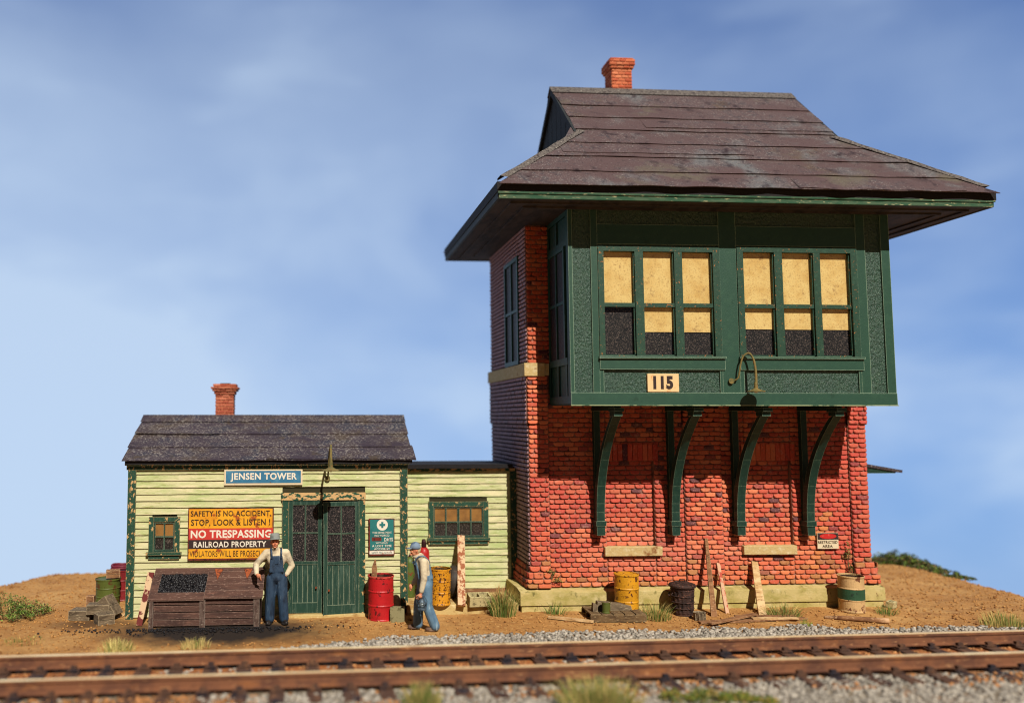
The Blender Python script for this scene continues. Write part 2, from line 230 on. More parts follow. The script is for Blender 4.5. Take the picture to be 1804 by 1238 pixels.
# ------------------------------------------------------------ mesh builder
class MB:
    def __init__(s): s.v = []; s.f = []; s.c = []
    def add(s, vs, fs, col=None):
        o = len(s.v); s.v += [tuple(v) for v in vs]; s.f += [tuple(i+o for i in f) for f in fs]; s.c += [col]*len(fs); return s
    def hexa(s, p, col=None):   # 4 bottom, 4 top
        return s.add(p, [(3, 2, 1, 0), (4, 5, 6, 7), (0, 1, 5, 4), (1, 2, 6, 5), (2, 3, 7, 6), (3, 0, 4, 7)], col)
    def box(s, x0, x1, y0, y1, z0, z1, j=0, col=None):
        r = lambda: random.uniform(-j, j) if j else 0
        P = [(x0, y0, z0), (x1, y0, z0), (x1, y1, z0), (x0, y1, z0), (x0, y0, z1), (x1, y0, z1), (x1, y1, z1), (x0, y1, z1)]
        return s.hexa([(a+r(), b+r(), c+r()) for a, b, c in P], col)
    def obox(s, a, b, w, t, side=(1, 0, 0), j=0, wb=None, seg=1):  # plank from a to b
        a = Vector(a); b = Vector(b); d = (b-a).normalized(); sd = Vector(side); sd = (sd-d*sd.dot(d)).normalized(); n = d.cross(sd)
        wb = wb or w; rings = []
        for k in range(seg+1):
            f = k/seg; c = a.lerp(b, f); ww = w+(wb-w)*f; r = lambda: random.uniform(-j, j)
            rings.append([c+sd*(sx*ww/2+r())+n*(sn*t/2+r()) for sx, sn in ((-1, -1), (1, -1), (1, 1), (-1, 1))])
        vs = [v for q in rings for v in q]; fs = [(3, 2, 1, 0), tuple(seg*4+i for i in range(4))]
        for k in range(seg):
            for i in range(4): fs.append((k*4+i, k*4+(i+1) % 4, k*4+4+(i+1) % 4, k*4+4+i))
        return s.add(vs, fs)
    def prism(s, pts, axis, a0, a1, col=None):   # polygon extruded along axis; pts in the other two axes (order xyz without axis)
        n = len(pts); vs = []
        for a in (a0, a1):
            for p in pts:
                q = list(p); q.insert(axis, a); vs.append(q)
        return s.add(vs, [tuple(range(n))[::-1], tuple(range(n, 2*n))]+[(i, (i+1) % n, n+(i+1) % n, n+i) for i in range(n)], col)
    def lathe(s, prof, n=24, c=(0, 0, 0), sx=1, sy=1, axis=2, wob=0):
        vs = []; 
        for r, z in prof:
            for k in range(n):
                a = 2*math.pi*k/n; rr = r*(1+(random.uniform(-wob, wob) if wob else 0)); p = [rr*math.cos(a)*sx, rr*math.sin(a)*sy, z]
                if axis == 1: p = [p[0], p[2], p[1]]
                if axis == 0: p = [p[2], p[0], p[1]]
                vs.append((p[0]+c[0], p[1]+c[1], p[2]+c[2]))
        m = len(prof); fs = [(i*n+k, i*n+(k+1) % n, (i+1)*n+(k+1) % n, (i+1)*n+k) for i in range(m-1) for k in range(n)]
        fs += [tuple(range(n))[::-1], tuple((m-1)*n+k for k in range(n))]
        return s.add(vs, fs)
    def tube(s, path, rad, n=10, flat=1.0, up=None):
        path = [Vector(p) for p in path]; rad = rad if isinstance(rad, (list, tuple)) else [rad]*len(path); vs = []; pn = None
        for i, p in enumerate(path):
            d = (path[min(i+1, len(path)-1)]-path[max(i-1, 0)]).normalized()
            if pn is None:
                ref = Vector(up) if up else (Vector((1, 0, 0)) if abs(d.x) < .9 else Vector((0, 1, 0))); u = (ref-d*ref.dot(d)).normalized()
            else: u = (pn-d*pn.dot(d)).normalized()
            pn = u; w = d.cross(u); r = rad[i]
            for k in range(n):
                a = 2*math.pi*k/n; vs.append(p+u*(r*math.cos(a))+w*(r*math.sin(a)*flat))
        m = len(path)
        fs = [(i*n+k, i*n+(k+1) % n, (i+1)*n+(k+1) % n, (i+1)*n+k) for i in range(m-1) for k in range(n)]
        fs += [tuple(range(n))[::-1], tuple((m-1)*n+k for k in range(n))]
        return s.add(vs, fs)
    def ball(s, c, r, n=12, m=8, rot=None):
        r = r if hasattr(r, '__len__') else (r, r, r); vs = []; 
        for i in range(m+1):
            t = math.pi*i/m*.98+.01*math.pi
            for k in range(n):
                a = 2*math.pi*k/n; p = Vector((r[0]*math.sin(t)*math.cos(a), r[1]*math.sin(t)*math.sin(a), r[2]*math.cos(t)))
                if rot: p = rot @ p
                vs.append(p+Vector(c))
        fs = [(i*n+k, (i+1)*n+k, (i+1)*n+(k+1) % n, i*n+(k+1) % n) for i in range(m) for k in range(n)]
        fs += [tuple(range(n)), tuple(m*n+k for k in range(n))[::-1]]
        return s.add(vs, fs)
    def caps(s, a, b, ra, rb, n=12):    # tapered capsule
        a = Vector(a); b = Vector(b); d = (b-a).normalized(); P = []; Q = []
        for t in (-.95, -.7, -.3): P.append(a+d*ra*t); Q.append(ra*math.sqrt(1-t*t))
        for t in (0, .5, 1): P.append(a.lerp(b, t)); Q.append(ra+(rb-ra)*t)
        for t in (.3, .7, .95): P.append(b+d*rb*t); Q.append(rb*math.sqrt(1-t*t))
        return s.tube(P, Q, n)

OFF = {}
def thing(name, label, cat, loc=(0, 0, 0), rotz=0, group=None, kind=None, world=False):
    o = bpy.data.objects.new(name, None); COL.objects.link(o); o.empty_display_size = .2
    o.location = loc; o.rotation_euler = (0, 0, rotz); o['label'] = label; o['category'] = cat
    if group: o['group'] = group
    if kind: o['kind'] = kind
    OFF[o.name] = Vector(loc) if world else Vector((0, 0, 0)); return o
def build(name, mb, mat, parent=None, smooth=False, label=None, cat=None, group=None, kind=None, fix=True, loc=None, rot=None, origin=None):
    me = bpy.data.meshes.new(name); off = OFF.get(parent.name, Vector((0, 0, 0))) if parent else Vector(origin or (0, 0, 0))
    vs = [(v[0]-off.x, v[1]-off.y, v[2]-off.z) for v in mb.v]
    me.from_pydata(vs, [], mb.f)
    if any(c is not None for c in mb.c):
        a = me.color_attributes.new('Col', 'FLOAT_COLOR', 'CORNER'); buf = []
        for f, c in zip(mb.f, mb.c): buf += ([float(e) for e in c[:3]]+[1.0] if c is not None else [.5, .5, .5, 1.0])*len(f)
        a.data.foreach_set('color', buf)
    if fix:
        b = bmesh.new(); b.from_mesh(me); bmesh.ops.recalc_face_normals(b, faces=b.faces); b.to_mesh(me); b.free()
    if smooth: me.polygons.foreach_set('use_smooth', [True]*len(me.polygons))
    me.materials.append(mat); o = bpy.data.objects.new(name, me); COL.objects.link(o)
    if parent: o.parent = parent
    else:
        if origin: o.location = origin
    OFF[o.name] = off
    if loc is not None: o.location = loc
    if rot is not None: o.rotation_euler = rot
    if label: o['label'] = label
    if cat: o['category'] = cat
    if group: o['group'] = group
    if kind: o['kind'] = kind
    return o
def bevel(o, w, seg=2):
    m = o.modifiers.new('bevel', 'BEVEL'); m.width = w; m.segments = seg; m.limit_method = 'ANGLE'; return o

def vn(x, y, seed=0):       # value noise
    xi = np.floor(x).astype(np.int64); yi = np.floor(y).astype(np.int64); fx = x-xi; fy = y-yi
    fx = fx*fx*(3-2*fx); fy = fy*fy*(3-2*fy)
    def h(a, b):
        n = (a*374761393+b*668265263+seed*974634777) & 0x7fffffff; n = ((n ^ (n >> 13))*1274126177) & 0x7fffffff; return ((n ^ (n >> 16)) & 0xffff)/65535.0
    return (h(xi, yi)*(1-fx)+h(xi+1, yi)*fx)*(1-fy)+(h(xi, yi+1)*(1-fx)+h(xi+1, yi+1)*fx)*fy
def fbm(x, y, s=0, o=4):
    t = 0; a = .5
    for i in range(o): t = t+a*vn(x*2**i, y*2**i, s+i); a *= .5
    return t

# ------------------------------------------------------------ planes of the place
Y_BR, Y_BAY, Y_EAVE = 17.10, 15.59, 14.83
Y_SH, Y_AN, Y_SLAB, Y_FD = 17.10, 18.13, 16.97, 16.88

# ------------------------------------------------------------ ground
def gh(x, y):
    x = np.asarray(x, float); y = np.asarray(y, float)
    z = (fbm(x*.7, y*.7, 3)-.47)*.10
    z = z*np.clip((y-14.5)/1.5, .15, 1)
    inb = np.clip(1-np.maximum(np.maximum(-4.2-x, x-12), np.maximum(15.2-y, y-22))/1.5, 0, 1)
    z = z*(1-.75*inb)+.05*np.clip((x-3)/1.5, 0, 1)*np.clip((13-x)/1.5, 0, 1)*np.clip((y-15.8)/.8, 0, 1)*np.clip((22-y)/2, 0, 1)
    wob = (fbm(x*.35, y*.35, 9)-.5)*2.2+(fbm(x*1.6, y*1.6, 19)-.5)*.5
    d = np.maximum.reduce([(y-21.9)+wob*.6, (-7.3-x)*.62+(y-20.2)*.35+wob*.6, (x-15.6)*.8+wob*.6]); d = np.where(y < 10, np.minimum(d, np.maximum(np.abs(x-4)-30, 0)), d)
    d = np.maximum(d, 0); d = d*np.clip((y-13)/6, .0, 1)
    return z-np.minimum(.35*d**1.25, 9+d*.4)
def axis(f0, f1, st, a0, a1):
    mid = list(np.arange(f0, f1, st)); lo = []; s = st; p = f0
    while p > a0: s *= 1.25; p -= s; lo.append(p)
    hi = []; s = st; p = mid[-1]
    while p < a1: s *= 1.25; p += s; hi.append(p)
    return np.array(lo[::-1]+mid+hi)
xs = axis(-9.5, 17.5, .05, -150, 150); ys = axis(10.5, 23.5, .05, -60, 160)
XX, YY = np.meshgrid(xs, ys); ZZ = gh(XX, YY)
fine = ((YY > 10) & (YY < 24)); ZZ = ZZ+fine*((fbm(XX*7, YY*7, 31, 3)-.44)*.035)
def gridmesh(name, XX, YY, ZZ, mats, matidx=None):
    ny, nx = XX.shape; me = bpy.data.meshes.new(name); co = np.stack([XX, YY, ZZ], -1).reshape(-1, 3)
    i = np.arange(ny*nx).reshape(ny, nx); q = np.stack([i[:-1, :-1], i[:-1, 1:], i[1:, 1:], i[1:, :-1]], -1).reshape(-1, 4)
    me.vertices.add(len(co)); me.vertices.foreach_set('co', co.ravel()); me.loops.add(q.size); me.loops.foreach_set('vertex_index', q.ravel())
    me.polygons.add(len(q)); me.polygons.foreach_set('loop_start', np.arange(0, q.size, 4)); me.polygons.foreach_set('loop_total', np.full(len(q), 4)); 
    me.update(calc_edges=True); me.polygons.foreach_set('use_smooth', np.ones(len(q), bool))
    for m in mats: me.materials.append(m)
    if matidx is not None: me.polygons.foreach_set('material_index', matidx.ravel().astype(np.int32))
    o = bpy.data.objects.new(name, me); COL.objects.link(o); return o
g_o = gridmesh('ground', XX, YY, ZZ, [m_dirt]); g_o['kind'] = 'structure'
# stain masks live in the ground's own material: coal dust round the bunker, grit round the track
def patch(mat, cx, cy, rx, ry, colr, soft=.5, wob=.5):
    t = mat.node_tree; n = t.nodes; l = t.links; p = n['Principled BSDF']; src = p.inputs['Base Color'].links[0].from_socket
    c = n.new('ShaderNodeTexCoord'); mp = n.new('ShaderNodeMapping'); mp.vector_type = 'POINT'; mp.inputs['Location'].default_value = (-cx/rx, -cy/ry, 0); mp.inputs['Scale'].default_value = (1/rx, 1/ry, 0)
    l.new(c.outputs['Object'], mp.inputs[0]); ln = n.new('ShaderNodeVectorMath'); ln.operation = 'LENGTH'; l.new(mp.outputs[0], ln.inputs[0])
    q = n.new('ShaderNodeTexNoise'); q.inputs['Scale'].default_value = 2.4; q.inputs['Detail'].default_value = 6; l.new(c.outputs['Object'], q.inputs[0])
    ad = n.new('ShaderNodeMath'); ad.operation = 'MULTIPLY_ADD'; l.new(q.outputs[0], ad.inputs[0]); ad.inputs[1].default_value = wob*2; l.new(ln.outputs['Value'], ad.inputs[2])
    r = n.new('ShaderNodeMapRange'); r.inputs[1].default_value = 1+wob; r.inputs[2].default_value = 1+wob-soft; l.new(ad.outputs[0], r.inputs[0])
    x = n.new('ShaderNodeMixRGB'); l.new(r.outputs[0], x.inputs[0]); l.new(src, x.inputs[1]); x.inputs[2].default_value = colr; l.new(x.outputs[0], p.inputs['Base Color'])
pc = G(385, 1112); patch(m_dirt, pc.x, pc.y, 2.7, 1.25, S(50, 40, 34), .55, .3)
pc = G(160, 1098); patch(m_dirt, pc.x, pc.y, 1.1, .5, S(110, 78, 46), .7, .4)

def stones(name, pts, size, cols, mat, zf, flat=.7):
    n = len(pts); base = np.array([(1, 0, 0), (-1, 0, 0), (0, 1, 0), (0, -1, 0), (0, 0, 1), (0, 0, -1), ], float)
    cube = np.array([(a, b, c) for a in (-1, 1) for b in (-1, 1) for c in (-1, 1)], float)*.62
    fc = np.array([(0, 1, 3, 2), (4, 6, 7, 5), (0, 4, 5, 1), (2, 3, 7, 6), (0, 2, 6, 4), (1, 5, 7, 3)])
    v = np.repeat(cube[None], n, 0)*(1+rng.uniform(-.38, .38, (n, 8, 3)))
    a = rng.uniform(0, 6.28, n); b = rng.uniform(-.7, .7, n)
    ca, sa, cb, sb = np.cos(a), np.sin(a), np.cos(b), np.sin(b)
    x = v[..., 0]*ca[:, None]-v[..., 1]*sa[:, None]; y = v[..., 0]*sa[:, None]+v[..., 1]*ca[:, None]; z = v[..., 2]
    y2 = y*cb[:, None]-z*sb[:, None]; z2 = y*sb[:, None]+z*cb[:, None]
    s = size*rng.uniform(.5, 1.35, n)
    co = np.stack([x*s[:, None]+pts[:, 0, None], y2*s[:, None]+pts[:, 1, None], z2*s[:, None]*flat+zf[:, None]], -1)
    me = bpy.data.meshes.new(name); me.vertices.add(n*8); me.vertices.foreach_set('co', co.reshape(-1, 3).ravel())
    q = (fc[None]+np.arange(n)[:, None, None]*8).reshape(-1, 4); me.loops.add(q.size); me.loops.foreach_set('vertex_index', q.ravel())
    me.polygons.add(len(q)); me.polygons.foreach_set('loop_start', np.arange(0, q.size, 4)); me.polygons.foreach_set('loop_total', np.full(len(q), 4)); me.update(calc_edges=True)
    if cols is not None:
        at = me.color_attributes.new('Col', 'FLOAT_COLOR', 'CORNER'); at.data.foreach_set('color', np.repeat(cols, 24, 0).ravel())
    me.materials.append(mat); o = bpy.data.objects.new(name, me); COL.objects.link(o); return o

# ------------------------------------------------------------ track
RT = .30                                   # rail head height
f0, f1 = G(0, 1156, RT), G(1804, 1109, RT); n0, n1 = G(0, 1197, RT), G(1804, 1148, RT)
def lineY(a, b, x): return a.y+(b.y-a.y)*(x-a.x)/(b.x-a.x)
XA, XB = -14, 24
slope = ((f1.y-f0.y)/(f1.x-f0.x)+(n1.y-n0.y)/(n1.x-n0.x))/2
mid0 = (lineY(f0, f1, 4)+lineY(n0, n1, 4))/2; gauge = abs(lineY(f0, f1, 4)-lineY(n0, n1, 4))*math.cos(math.atan(slope))
tdir = Vector((1, slope, 0)).normalized(); tnor = Vector((-tdir.y, tdir.x, 0))
tr = thing('railway_track', 'rusty railway track on dark ties crossing the foreground', 'railway track', (4, mid0, 0), math.atan(slope))
# local frame: x along the track, y across
for sgn in (1, -1):
    mb = MB(); c = sgn*gauge/2
    prof = [(-.075, .10), (.075, .10), (.075, .118), (.016, .135), (.016, .235), (.038, .25), (.038, .292), (-.038, .292), (-.038, .25), (-.016, .235), (-.016, .135), (-.075, .118)]
    mb.prism([(c+a, b) for a, b in prof], 0, -18, 20)
    rl = build('rail', mb, m_rail, tr)
    h = MB(); h.prism([(c-.036, .2925), (c+.036, .2925), (c+.03, .303), (c-.028, .303), (c-.037, .298)], 0, -18, 20); build('rail_head', h, m_railtop, rl)
k = 0; x = -13.0
while x < 14.5:
    mb = MB(); w = random.uniform(.10, .125); ln = gauge/2+.52+random.uniform(-.05, .05); dx = random.uniform(-.02, .02)
    mb.box(x-w+dx, x+w+dx, -ln, ln, -.08, .068, .008)
    for sgn in (1, -1):
        for s2 in (1, -1):
            c = sgn*gauge/2+s2*.10; mb.box(x-.045+dx, x+.045+dx, c-.03, c+.03, .082, .15, .004)
            mb.box(x-.09+dx, x+.09+dx, c-.06, c+.05, .08, .10, .003)
    build('tie', mb, m_tie, tr); x += .53
# ballast
def bpts(n, x0, x1, yoff0, yoff1):
    x = rng.uniform(x0, x1, n); o = rng.uniform(yoff0, yoff1, n); return x, mid0+slope*(x-4)+o, o
ge = gauge/2
x1_, y1_, o1 = bpts(34000, -9, 16, ge+.10, ge+2.6)
# the far edge of the ballast bulges towards the buildings in the middle
lim = ge+.42+1.25*np.clip((x1_+3.0)/4.5, 0, 1)*np.clip(1-(x1_-9.5)/7*.55, .3, 1)+(fbm(x1_*1.3, x1_*.2, 5)-.5)*.5
keep = o1 < lim-(rng.random(len(x1_))**3)*.35; x1_, y1_, o1 = x1_[keep], y1_[keep], o1[keep]
x2_, y2_, o2 = bpts(9000, -9, 16, -ge+.08, ge-.08)
x3_, y3_, o3 = bpts(34000, -9, 16, -ge-3.2, -ge-.08)
px_ = np.concatenate([x1_, x2_, x3_]); py_ = np.concatenate([y1_, y2_, y3_]); oo = np.concatenate([o1, o2, o3])
inb = (np.abs(oo) < ge+.15)
zz = gh(px_, py_)+.012+rng.uniform(0, .035, len(px_)); zz = np.where(inb, .002+rng.uniform(-.01, .035, len(px_)), zz); zz = np.where((oo < -ge) & (oo > -ge-.5), zz+.008, zz)
gray = rng.uniform(.17, .46, len(px_)); colb = np.stack([gray*1.10, gray*.97, gray*.80, np.ones_like(gray)], -1)
rust = (vn(px_*.9, py_*2, 4)*.9+rng.uniform(-.25, .25, len(px_))+np.where(inb, .55, np.where((oo < 0) & (oo > -ge-.7), .45, 0)-np.clip(px_/12, -.12, .1))-np.clip((px_+1)/9, 0, .3)*np.where(inb, 0, 1)) > .78
tan_ = np.array([.44, .20, .075, 1]); colb = np.where(rust[:, None], tan_*rng.uniform(.5, 1.2, (len(px_), 1)), colb); colb[:, 3] = 1
bo = stones('ballast', np.stack([px_, py_], -1), .033, colb, m_ball, zz, .75); bo['kind'] = 'stuff'; bo['label'] = 'grey crushed stone ballast beside and between the rails'; bo['category'] = 'ballast'
gp = MB()
def strip(o0, o1f, z, mat, name, st=.4):
    xs_ = np.arange(-14, 22, st); vs = []; fs = []
    for i, x in enumerate(xs_):
        b = mid0+slope*(x-4); oo_ = o1f(x); n = 7
        for j in range(n): 
            o_ = o0+(oo_-o0)*j/(n-1); yy = b+o_; vs.append((x, yy, float(gh(x, yy))+z if z is not None else .005))
    for i in range(len(xs_)-1):
        for j in range(6): a = i*7+j; fs.append((a, a+7, a+8, a+1))
    q = MB(); q.add(vs, fs); o = build(name, q, mat, smooth=True); o['kind'] = 'structure'; return o
strip(ge-.02, lambda x: ge+.30+1.1*min(max((x+3)/4.5, 0), 1)*min(max(1-(x-9.5)/7*.55, .3), 1), .022, m_ballg, 'gravel_shoulder')
strip(-ge-5, lambda x: -ge+.02, .024, m_ballg, 'gravel_verge')
strip(-ge+.021, lambda x: ge-.021, .030, m_rustg, 'track_bed')
# clods on the dirt
n = 9000; cx_ = rng.uniform(-9, 17, n); cy_ = rng.uniform(14.6, 22.5, n); kk = ~((cx_ > -4) & (cx_ < 11.8) & (cy_ > 16.7)) & ~((np.abs(cx_+2) < 1.9) & (np.abs(cy_-15.8) < .7)); cx_, cy_ = cx_[kk], cy_[kk]
o = stones('dirt_clods', np.stack([cx_, cy_], -1), .022, None, m_clod, gh(cx_, cy_)+.012, .7); o['kind'] = 'stuff'; o['label'] = 'brown clods and grit scattered over the bare dirt'; o['category'] = 'dirt clods'

# ------------------------------------------------------------ bricks
def brickc(u, z, side=False):
    r = random.random(); a = float(fbm(np.array(u*.8+5), np.array(z*.8+3), 11))
    pal = [S(222, 106, 66), S(214, 92, 58), S(228, 124, 80), S(206, 80, 54)]
    c = np.array(random.choice(pal))
    p = min(max((a-.46)/.1, 0), 1)*.40; c = c*(1-p)+np.array(S(190, 50, 50))*p
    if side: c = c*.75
    if r < .028: c = np.array(S(96, 44, 54))
    elif r < .06: c = np.array(S(166, 64, 56))
    return c*random.uniform(.88, 1.10)
def frontc(X, Z):
    c = brickc(X, Z)
    pale = max(0, 1-abs(Z-1.15)/.55)*max(0, 1-abs(X-6.9)/1.9); pale2 = max(0, 1-abs(Z-1.2)/.5)*max(0, 1-abs(X-8.9)/1.0)
    p = max(pale, pale2*.7)*random.uniform(.3, .85); c = c*(1-p)+np.array(S(228, 140, 112))*p
    if X < 6.1 and Z < 3.1: c = c*.82+np.array(S(186, 52, 54))*.18
    if X > 10.85: c = c*.62+np.array(S(200, 50, 48))*.38
    if Z < 1.05:
        p = random.uniform(0, .7)*(1.05-Z)/.4; c = c*(1-p)+np.array(S(226, 130, 68))*p
        if random.random() < .10: c = c*.45+np.array(S(140, 122, 60))*.55
    c = c*.93+np.array(S(226, 176, 150))*.07
    if X > 10.6 and X < 11.1 and Z < 2.0 and random.random() < .35: c = c*.4+np.array(S(220, 150, 80))*.6
    return tuple(c[:3])+(1,)
def bricks(mb, mapf, u0, u1, v0, v1, colf, rh=.1, bl=.225, dep=.036, scal=.052, ends=True, gap=.013, shift=0):
    nrow = max(1, round((v1-v0)/rh)); rh = (v1-v0)/nrow
    for r in range(nrow):
        z0 = v0+r*rh+gap*.9; z1 = v0+(r+1)*rh-gap*.3; u = u0
        first = bl*(.5 if (r+shift) % 2 else 1)
        while u < u1-.02:
            w = min(first if u == u0 else bl*random.uniform(.93, 1.07), u1-u)
            if u1-(u+w) < .07: w = u1-u
            a, b = u+gap/2, u+w-gap/2; u += w
            j = lambda: random.uniform(-.003, .003)
            bot = z0+random.uniform(0, .006); sr = min(scal*random.uniform(.5, 1.15), (b-a)*.4, (z1-bot)*.62); t = .008
            ring = [(a+t, z1), (a, z1-t), (a, bot+sr), (a+sr*.32, bot+sr*.34), (a+sr, bot), (b-sr, bot), (b-sr*.32, bot+sr*.34), (b, bot+sr), (b, z1-t), (b-t, z1)]
            ring = [(p+j(), q+j()) for p, q in ring]; cu = (a+b)/2; cz = (z0+z1)/2; d = dep*random.uniform(.7, 1.25); vs = []
            for s, dd in ((1, -.005), (1, d*.65), (.90, d)):
                for p, q in ring:
                    uu = cu+(p-cu)*(1 if s == 1 else 1-.014/max(.02, (b-a)/2)); qq = cz+(q-cz)*(1 if s == 1 else 1-.012/((z1-z0)/2))
                    vs.append(mapf(uu, qq, dd*(1+.35*(cz-qq)/(z1-z0)) if dd > 0 else dd))
            n = 10; fs = [(k, (k+1) % n, n+(k+1) % n, n+k) for k in range(n)]+[(n+k, n+(k+1) % n, 2*n+(k+1) % n, 2*n+k) for k in range(n)]+[tuple(range(2*n, 3*n))]
            mb.add(vs, fs, colf(cu, cz))

# ------------------------------------------------------------ SIGNAL TOWER
XL, XR = U(932, 900, Y_BR)[0], U(1528, 900, Y_BR)[0]
YBK = 20.55; ZF = U(1200, 1033, Y_BR-.1)[1]; ZS = U(1300, 355, Y_EAVE)[1]
FX0, FX1 = U(917, 1060, Y_FD)[0], U(1561, 1060, Y_FD)[0]
T = thing('signal_tower', 'two storey red brick signal tower with green bay window', 'signal tower', ((XL+XR)/2, 18.5, 0), world=True)
fm = MB(); zt = U(1200, 1038, Y_FD)[1]; zj = U(1240, 1063, Y_FD)[1]
fm.box(FX0+.03, FX1-.03, Y_FD+.03, YBK+.3, -.35, zj-.006); fm.box(FX0, FX1, Y_FD, YBK+.33, zj+.006, zt-.02)
fm.prism([(Y_FD+.0, zt-.0195), (Y_FD+.28, ZF), (YBK, ZF), (YBK+.33, zt-.0195)], 0, FX0, FX1)
fm.box(FX0+.04, FX1-.04, Y_FD+.04, YBK, zj-.01, zj+.01)
bevel(build('foundation', fm, m_found, T), .012)
bz1 = U(932, 640, Y_BR)[1]; BZB = U(932, 663, Y_BR)[1]
# mortar core with recessed blind windows
recs = []
for p0, p1 in ((1068, 1153), (1313, 1395)):
    a = RC(p0, 812, p1, 963, Y_BR); recs.append(a)
PIL = [(XL, U(967, 900, Y_BR)[0]), (U(1205, 900, Y_BR)[0], U(1271, 900, Y_BR)[0]), (U(1497, 900, Y_BR)[0], XR)]
zc = U(1000, 748, Y_BR)[1]          # corbel level
wm = MB(); wm.box(XL, XR, Y_BR+.10, YBK, ZF, ZS); wm.box(XR-.9, XR, Y_BR, Y_BR+.099, 4.6, ZS)
xa = PIL[0][1]; 
segs = [(xa, recs[0][0], ZF, 4.6), (recs[0][1], PIL[1][0], ZF, 4.6), (PIL[1][1], recs[1][0], ZF, 4.6), (recs[1][1], PIL[2][0], ZF, 4.6)]
for a in recs: segs += [(a[0], a[1], ZF, a[2]), (a[0], a[1], a[3], 4.6)]
for a, b, c, d in segs: wm.box(a, b, Y_BR, Y_BR+.11, c, d)
for a, b in PIL: wm.box(a, b, Y_BR-.05, Y_BR+.11, ZF, zc if a != PIL[0][0] else ZS)
for a, b in (PIL[0], PIL[2]): wm.box(a-.03 if a == XL else a, b if a == XL else b+.03, Y_BR-.08, Y_BR-.051, zc, 4.6)
wm.box(XL-.04, XL, Y_BR-.08, YBK+.03, zc, BZB+.05)
build('mortar_core', wm, m_mortar, T)
bm_ = MB()
fr = lambda off: (lambda u, z, d: (u, Y_BR-off-d, z))
for a, b, c, d in segs: bricks(bm_, fr(0), a, b, c, min(d, 4.5), frontc)
for a in recs:
    bricks(bm_, fr(-.10), a[0], a[1], a[2], a[3], frontc)
for (a, b) in PIL:
    bricks(bm_, fr(.05), a, b, ZF+.45, zc if a != PIL[1][0] else zc+.35, frontc, ends=False)
for a, b in (PIL[0], PIL[2]):
    aa, bb = (a-.03, b) if a == XL else (a, b+.03); bricks(bm_, fr(.08), aa, bb, zc, BZB if a == XL else 4.6, frontc, rh=.09)
bricks(bm_, fr(.05), PIL[0][0], U(967, 550, Y_BR)[0], bz1-.02, ZS-.02, lambda u, z: tuple((np.array(brickc(u, z))*.8)[:3])+(1,))
bricks(bm_, fr(.05), PIL[1][0], PIL[1][1], ZF, ZF+.45, frontc)
# flared foot
for i, (z0, z1, e) in enumerate(((ZF, ZF+.19, .15), (ZF+.19, ZF+.33, .10), (ZF+.33, ZF+.45, .05))):
    bricks(bm_, (lambda e: (lambda u, z, d: (u, Y_BR-.05-e*.35-d, z)))(e), XL-e*.6, PIL[0][1], z0, z1, frontc, rh=.095, shift=i)
    bricks(bm_, (lambda e: (lambda u, z, d: (u, Y_BR-.05-e*.35-d, z)))(e), PIL[2][0], XR+e, z0, z1, frontc, rh=.095, shift=i)
    # return side, left
    bricks(bm_, (lambda e: (lambda u, z, d: (XL-e*.6-d*.5, u, z)))(e), Y_BR-.05-e*.35, YBK, z0, z1, lambda u, z: brickc(u, z, True), rh=.095, shift=i)
build('brick_wall', bm_, m_brick, T, fix=False)
cm = MB()
for z0, z1, e in ((ZF, ZF+.19, .15), (ZF+.19, ZF+.33, .10), (ZF+.33, ZF+.45, .05)):
    cm = MB(); cm.box(XL-e*.6+.004, PIL[0][1], Y_BR-.05-e*.35+.004, YBK, z0, z1); build('foot_core', cm, m_mortar, T); cm = MB(); cm.box(PIL[2][0], XR+e-.004, Y_BR-.05-e*.35+.004, YBK, z0, z1)
    build('foot_core', cm, m_mortar, T)
# soldier-course lintels
for a in recs:
    sm = MB()
    z0, z1 = a[3]+.0, U(1110, 782, Y_BR)[1]; n = 11; w = (a[1]-a[0]+.16)/n
    for i in range(n):
        x = a[0]-.08+i*w; sm.box(x+.006, x+w-.006, Y_BR-.055, Y_BR, z0+.01, z1, .004, col=tuple(np.array(brickc(x, z0))[:3])+(1,))
    build('lintel', sm, m_brick, T)
for (p0, q0, p1, q1) in ((1066, 963, 1167, 979), (1310, 961, 1404, 976)):
    a = RC(p0, q0, p1, q1, Y_BR-.1); s_ = MB(); s_.box(a[0], a[1], Y_BR-.12, Y_BR+.1, a[2], a[3], .005); bevel(build('stone_sill', s_, m_stone, T), .01)
# left flank wall with its window and stone band
WB = bz1+.02; wy0, wz0 = US(917, 640, XL); wy1, _ = US(893, 640, XL); zt_ = US(905, 458, XL)[1]; zb_ = US(905, 640, XL)[1]
sideb = MB(); sf = lambda off: (lambda u, z, d: (XL-off-d*.7, u, z)); sc_ = lambda u, z: tuple((np.array(brickc(u, z, True))*.2+np.array(S(184, 160, 170))*.72)[:3])+(1,)  # left flank bricks greyed to lavender; sky sheen painted into their colour
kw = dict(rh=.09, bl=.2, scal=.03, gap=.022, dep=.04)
q = MB(); q.box(XL-.003, XL+.02, Y_BR-.04, YBK, ZF+.45, ZS-.03); q.box(XL-.044, XL-.003, Y_BR-.07, YBK, zc, BZB); build('side_mortar', q, M('dark_sooty_mortar', S(50, 32, 34), [(S(84, 60, 58), 10, .5, .7, I3)], .95), T)  # flank joints darker than the front mortar
bricks(sideb, sf(0), Y_BR-.05, YBK, ZF+.45, zc, sc_, **kw)
bricks(sideb, sf(.04), Y_BR-.08, YBK, zc, BZB, sc_, **kw)
bricks(sideb, sf(0), Y_BR-.05, wy0, WB, ZS-.01, sc_, **kw); bricks(sideb, sf(0), wy1, YBK, WB, ZS-.01, sc_, **kw)
bricks(sideb, sf(0), wy0, wy1, zt_, ZS-.01, sc_, **kw)
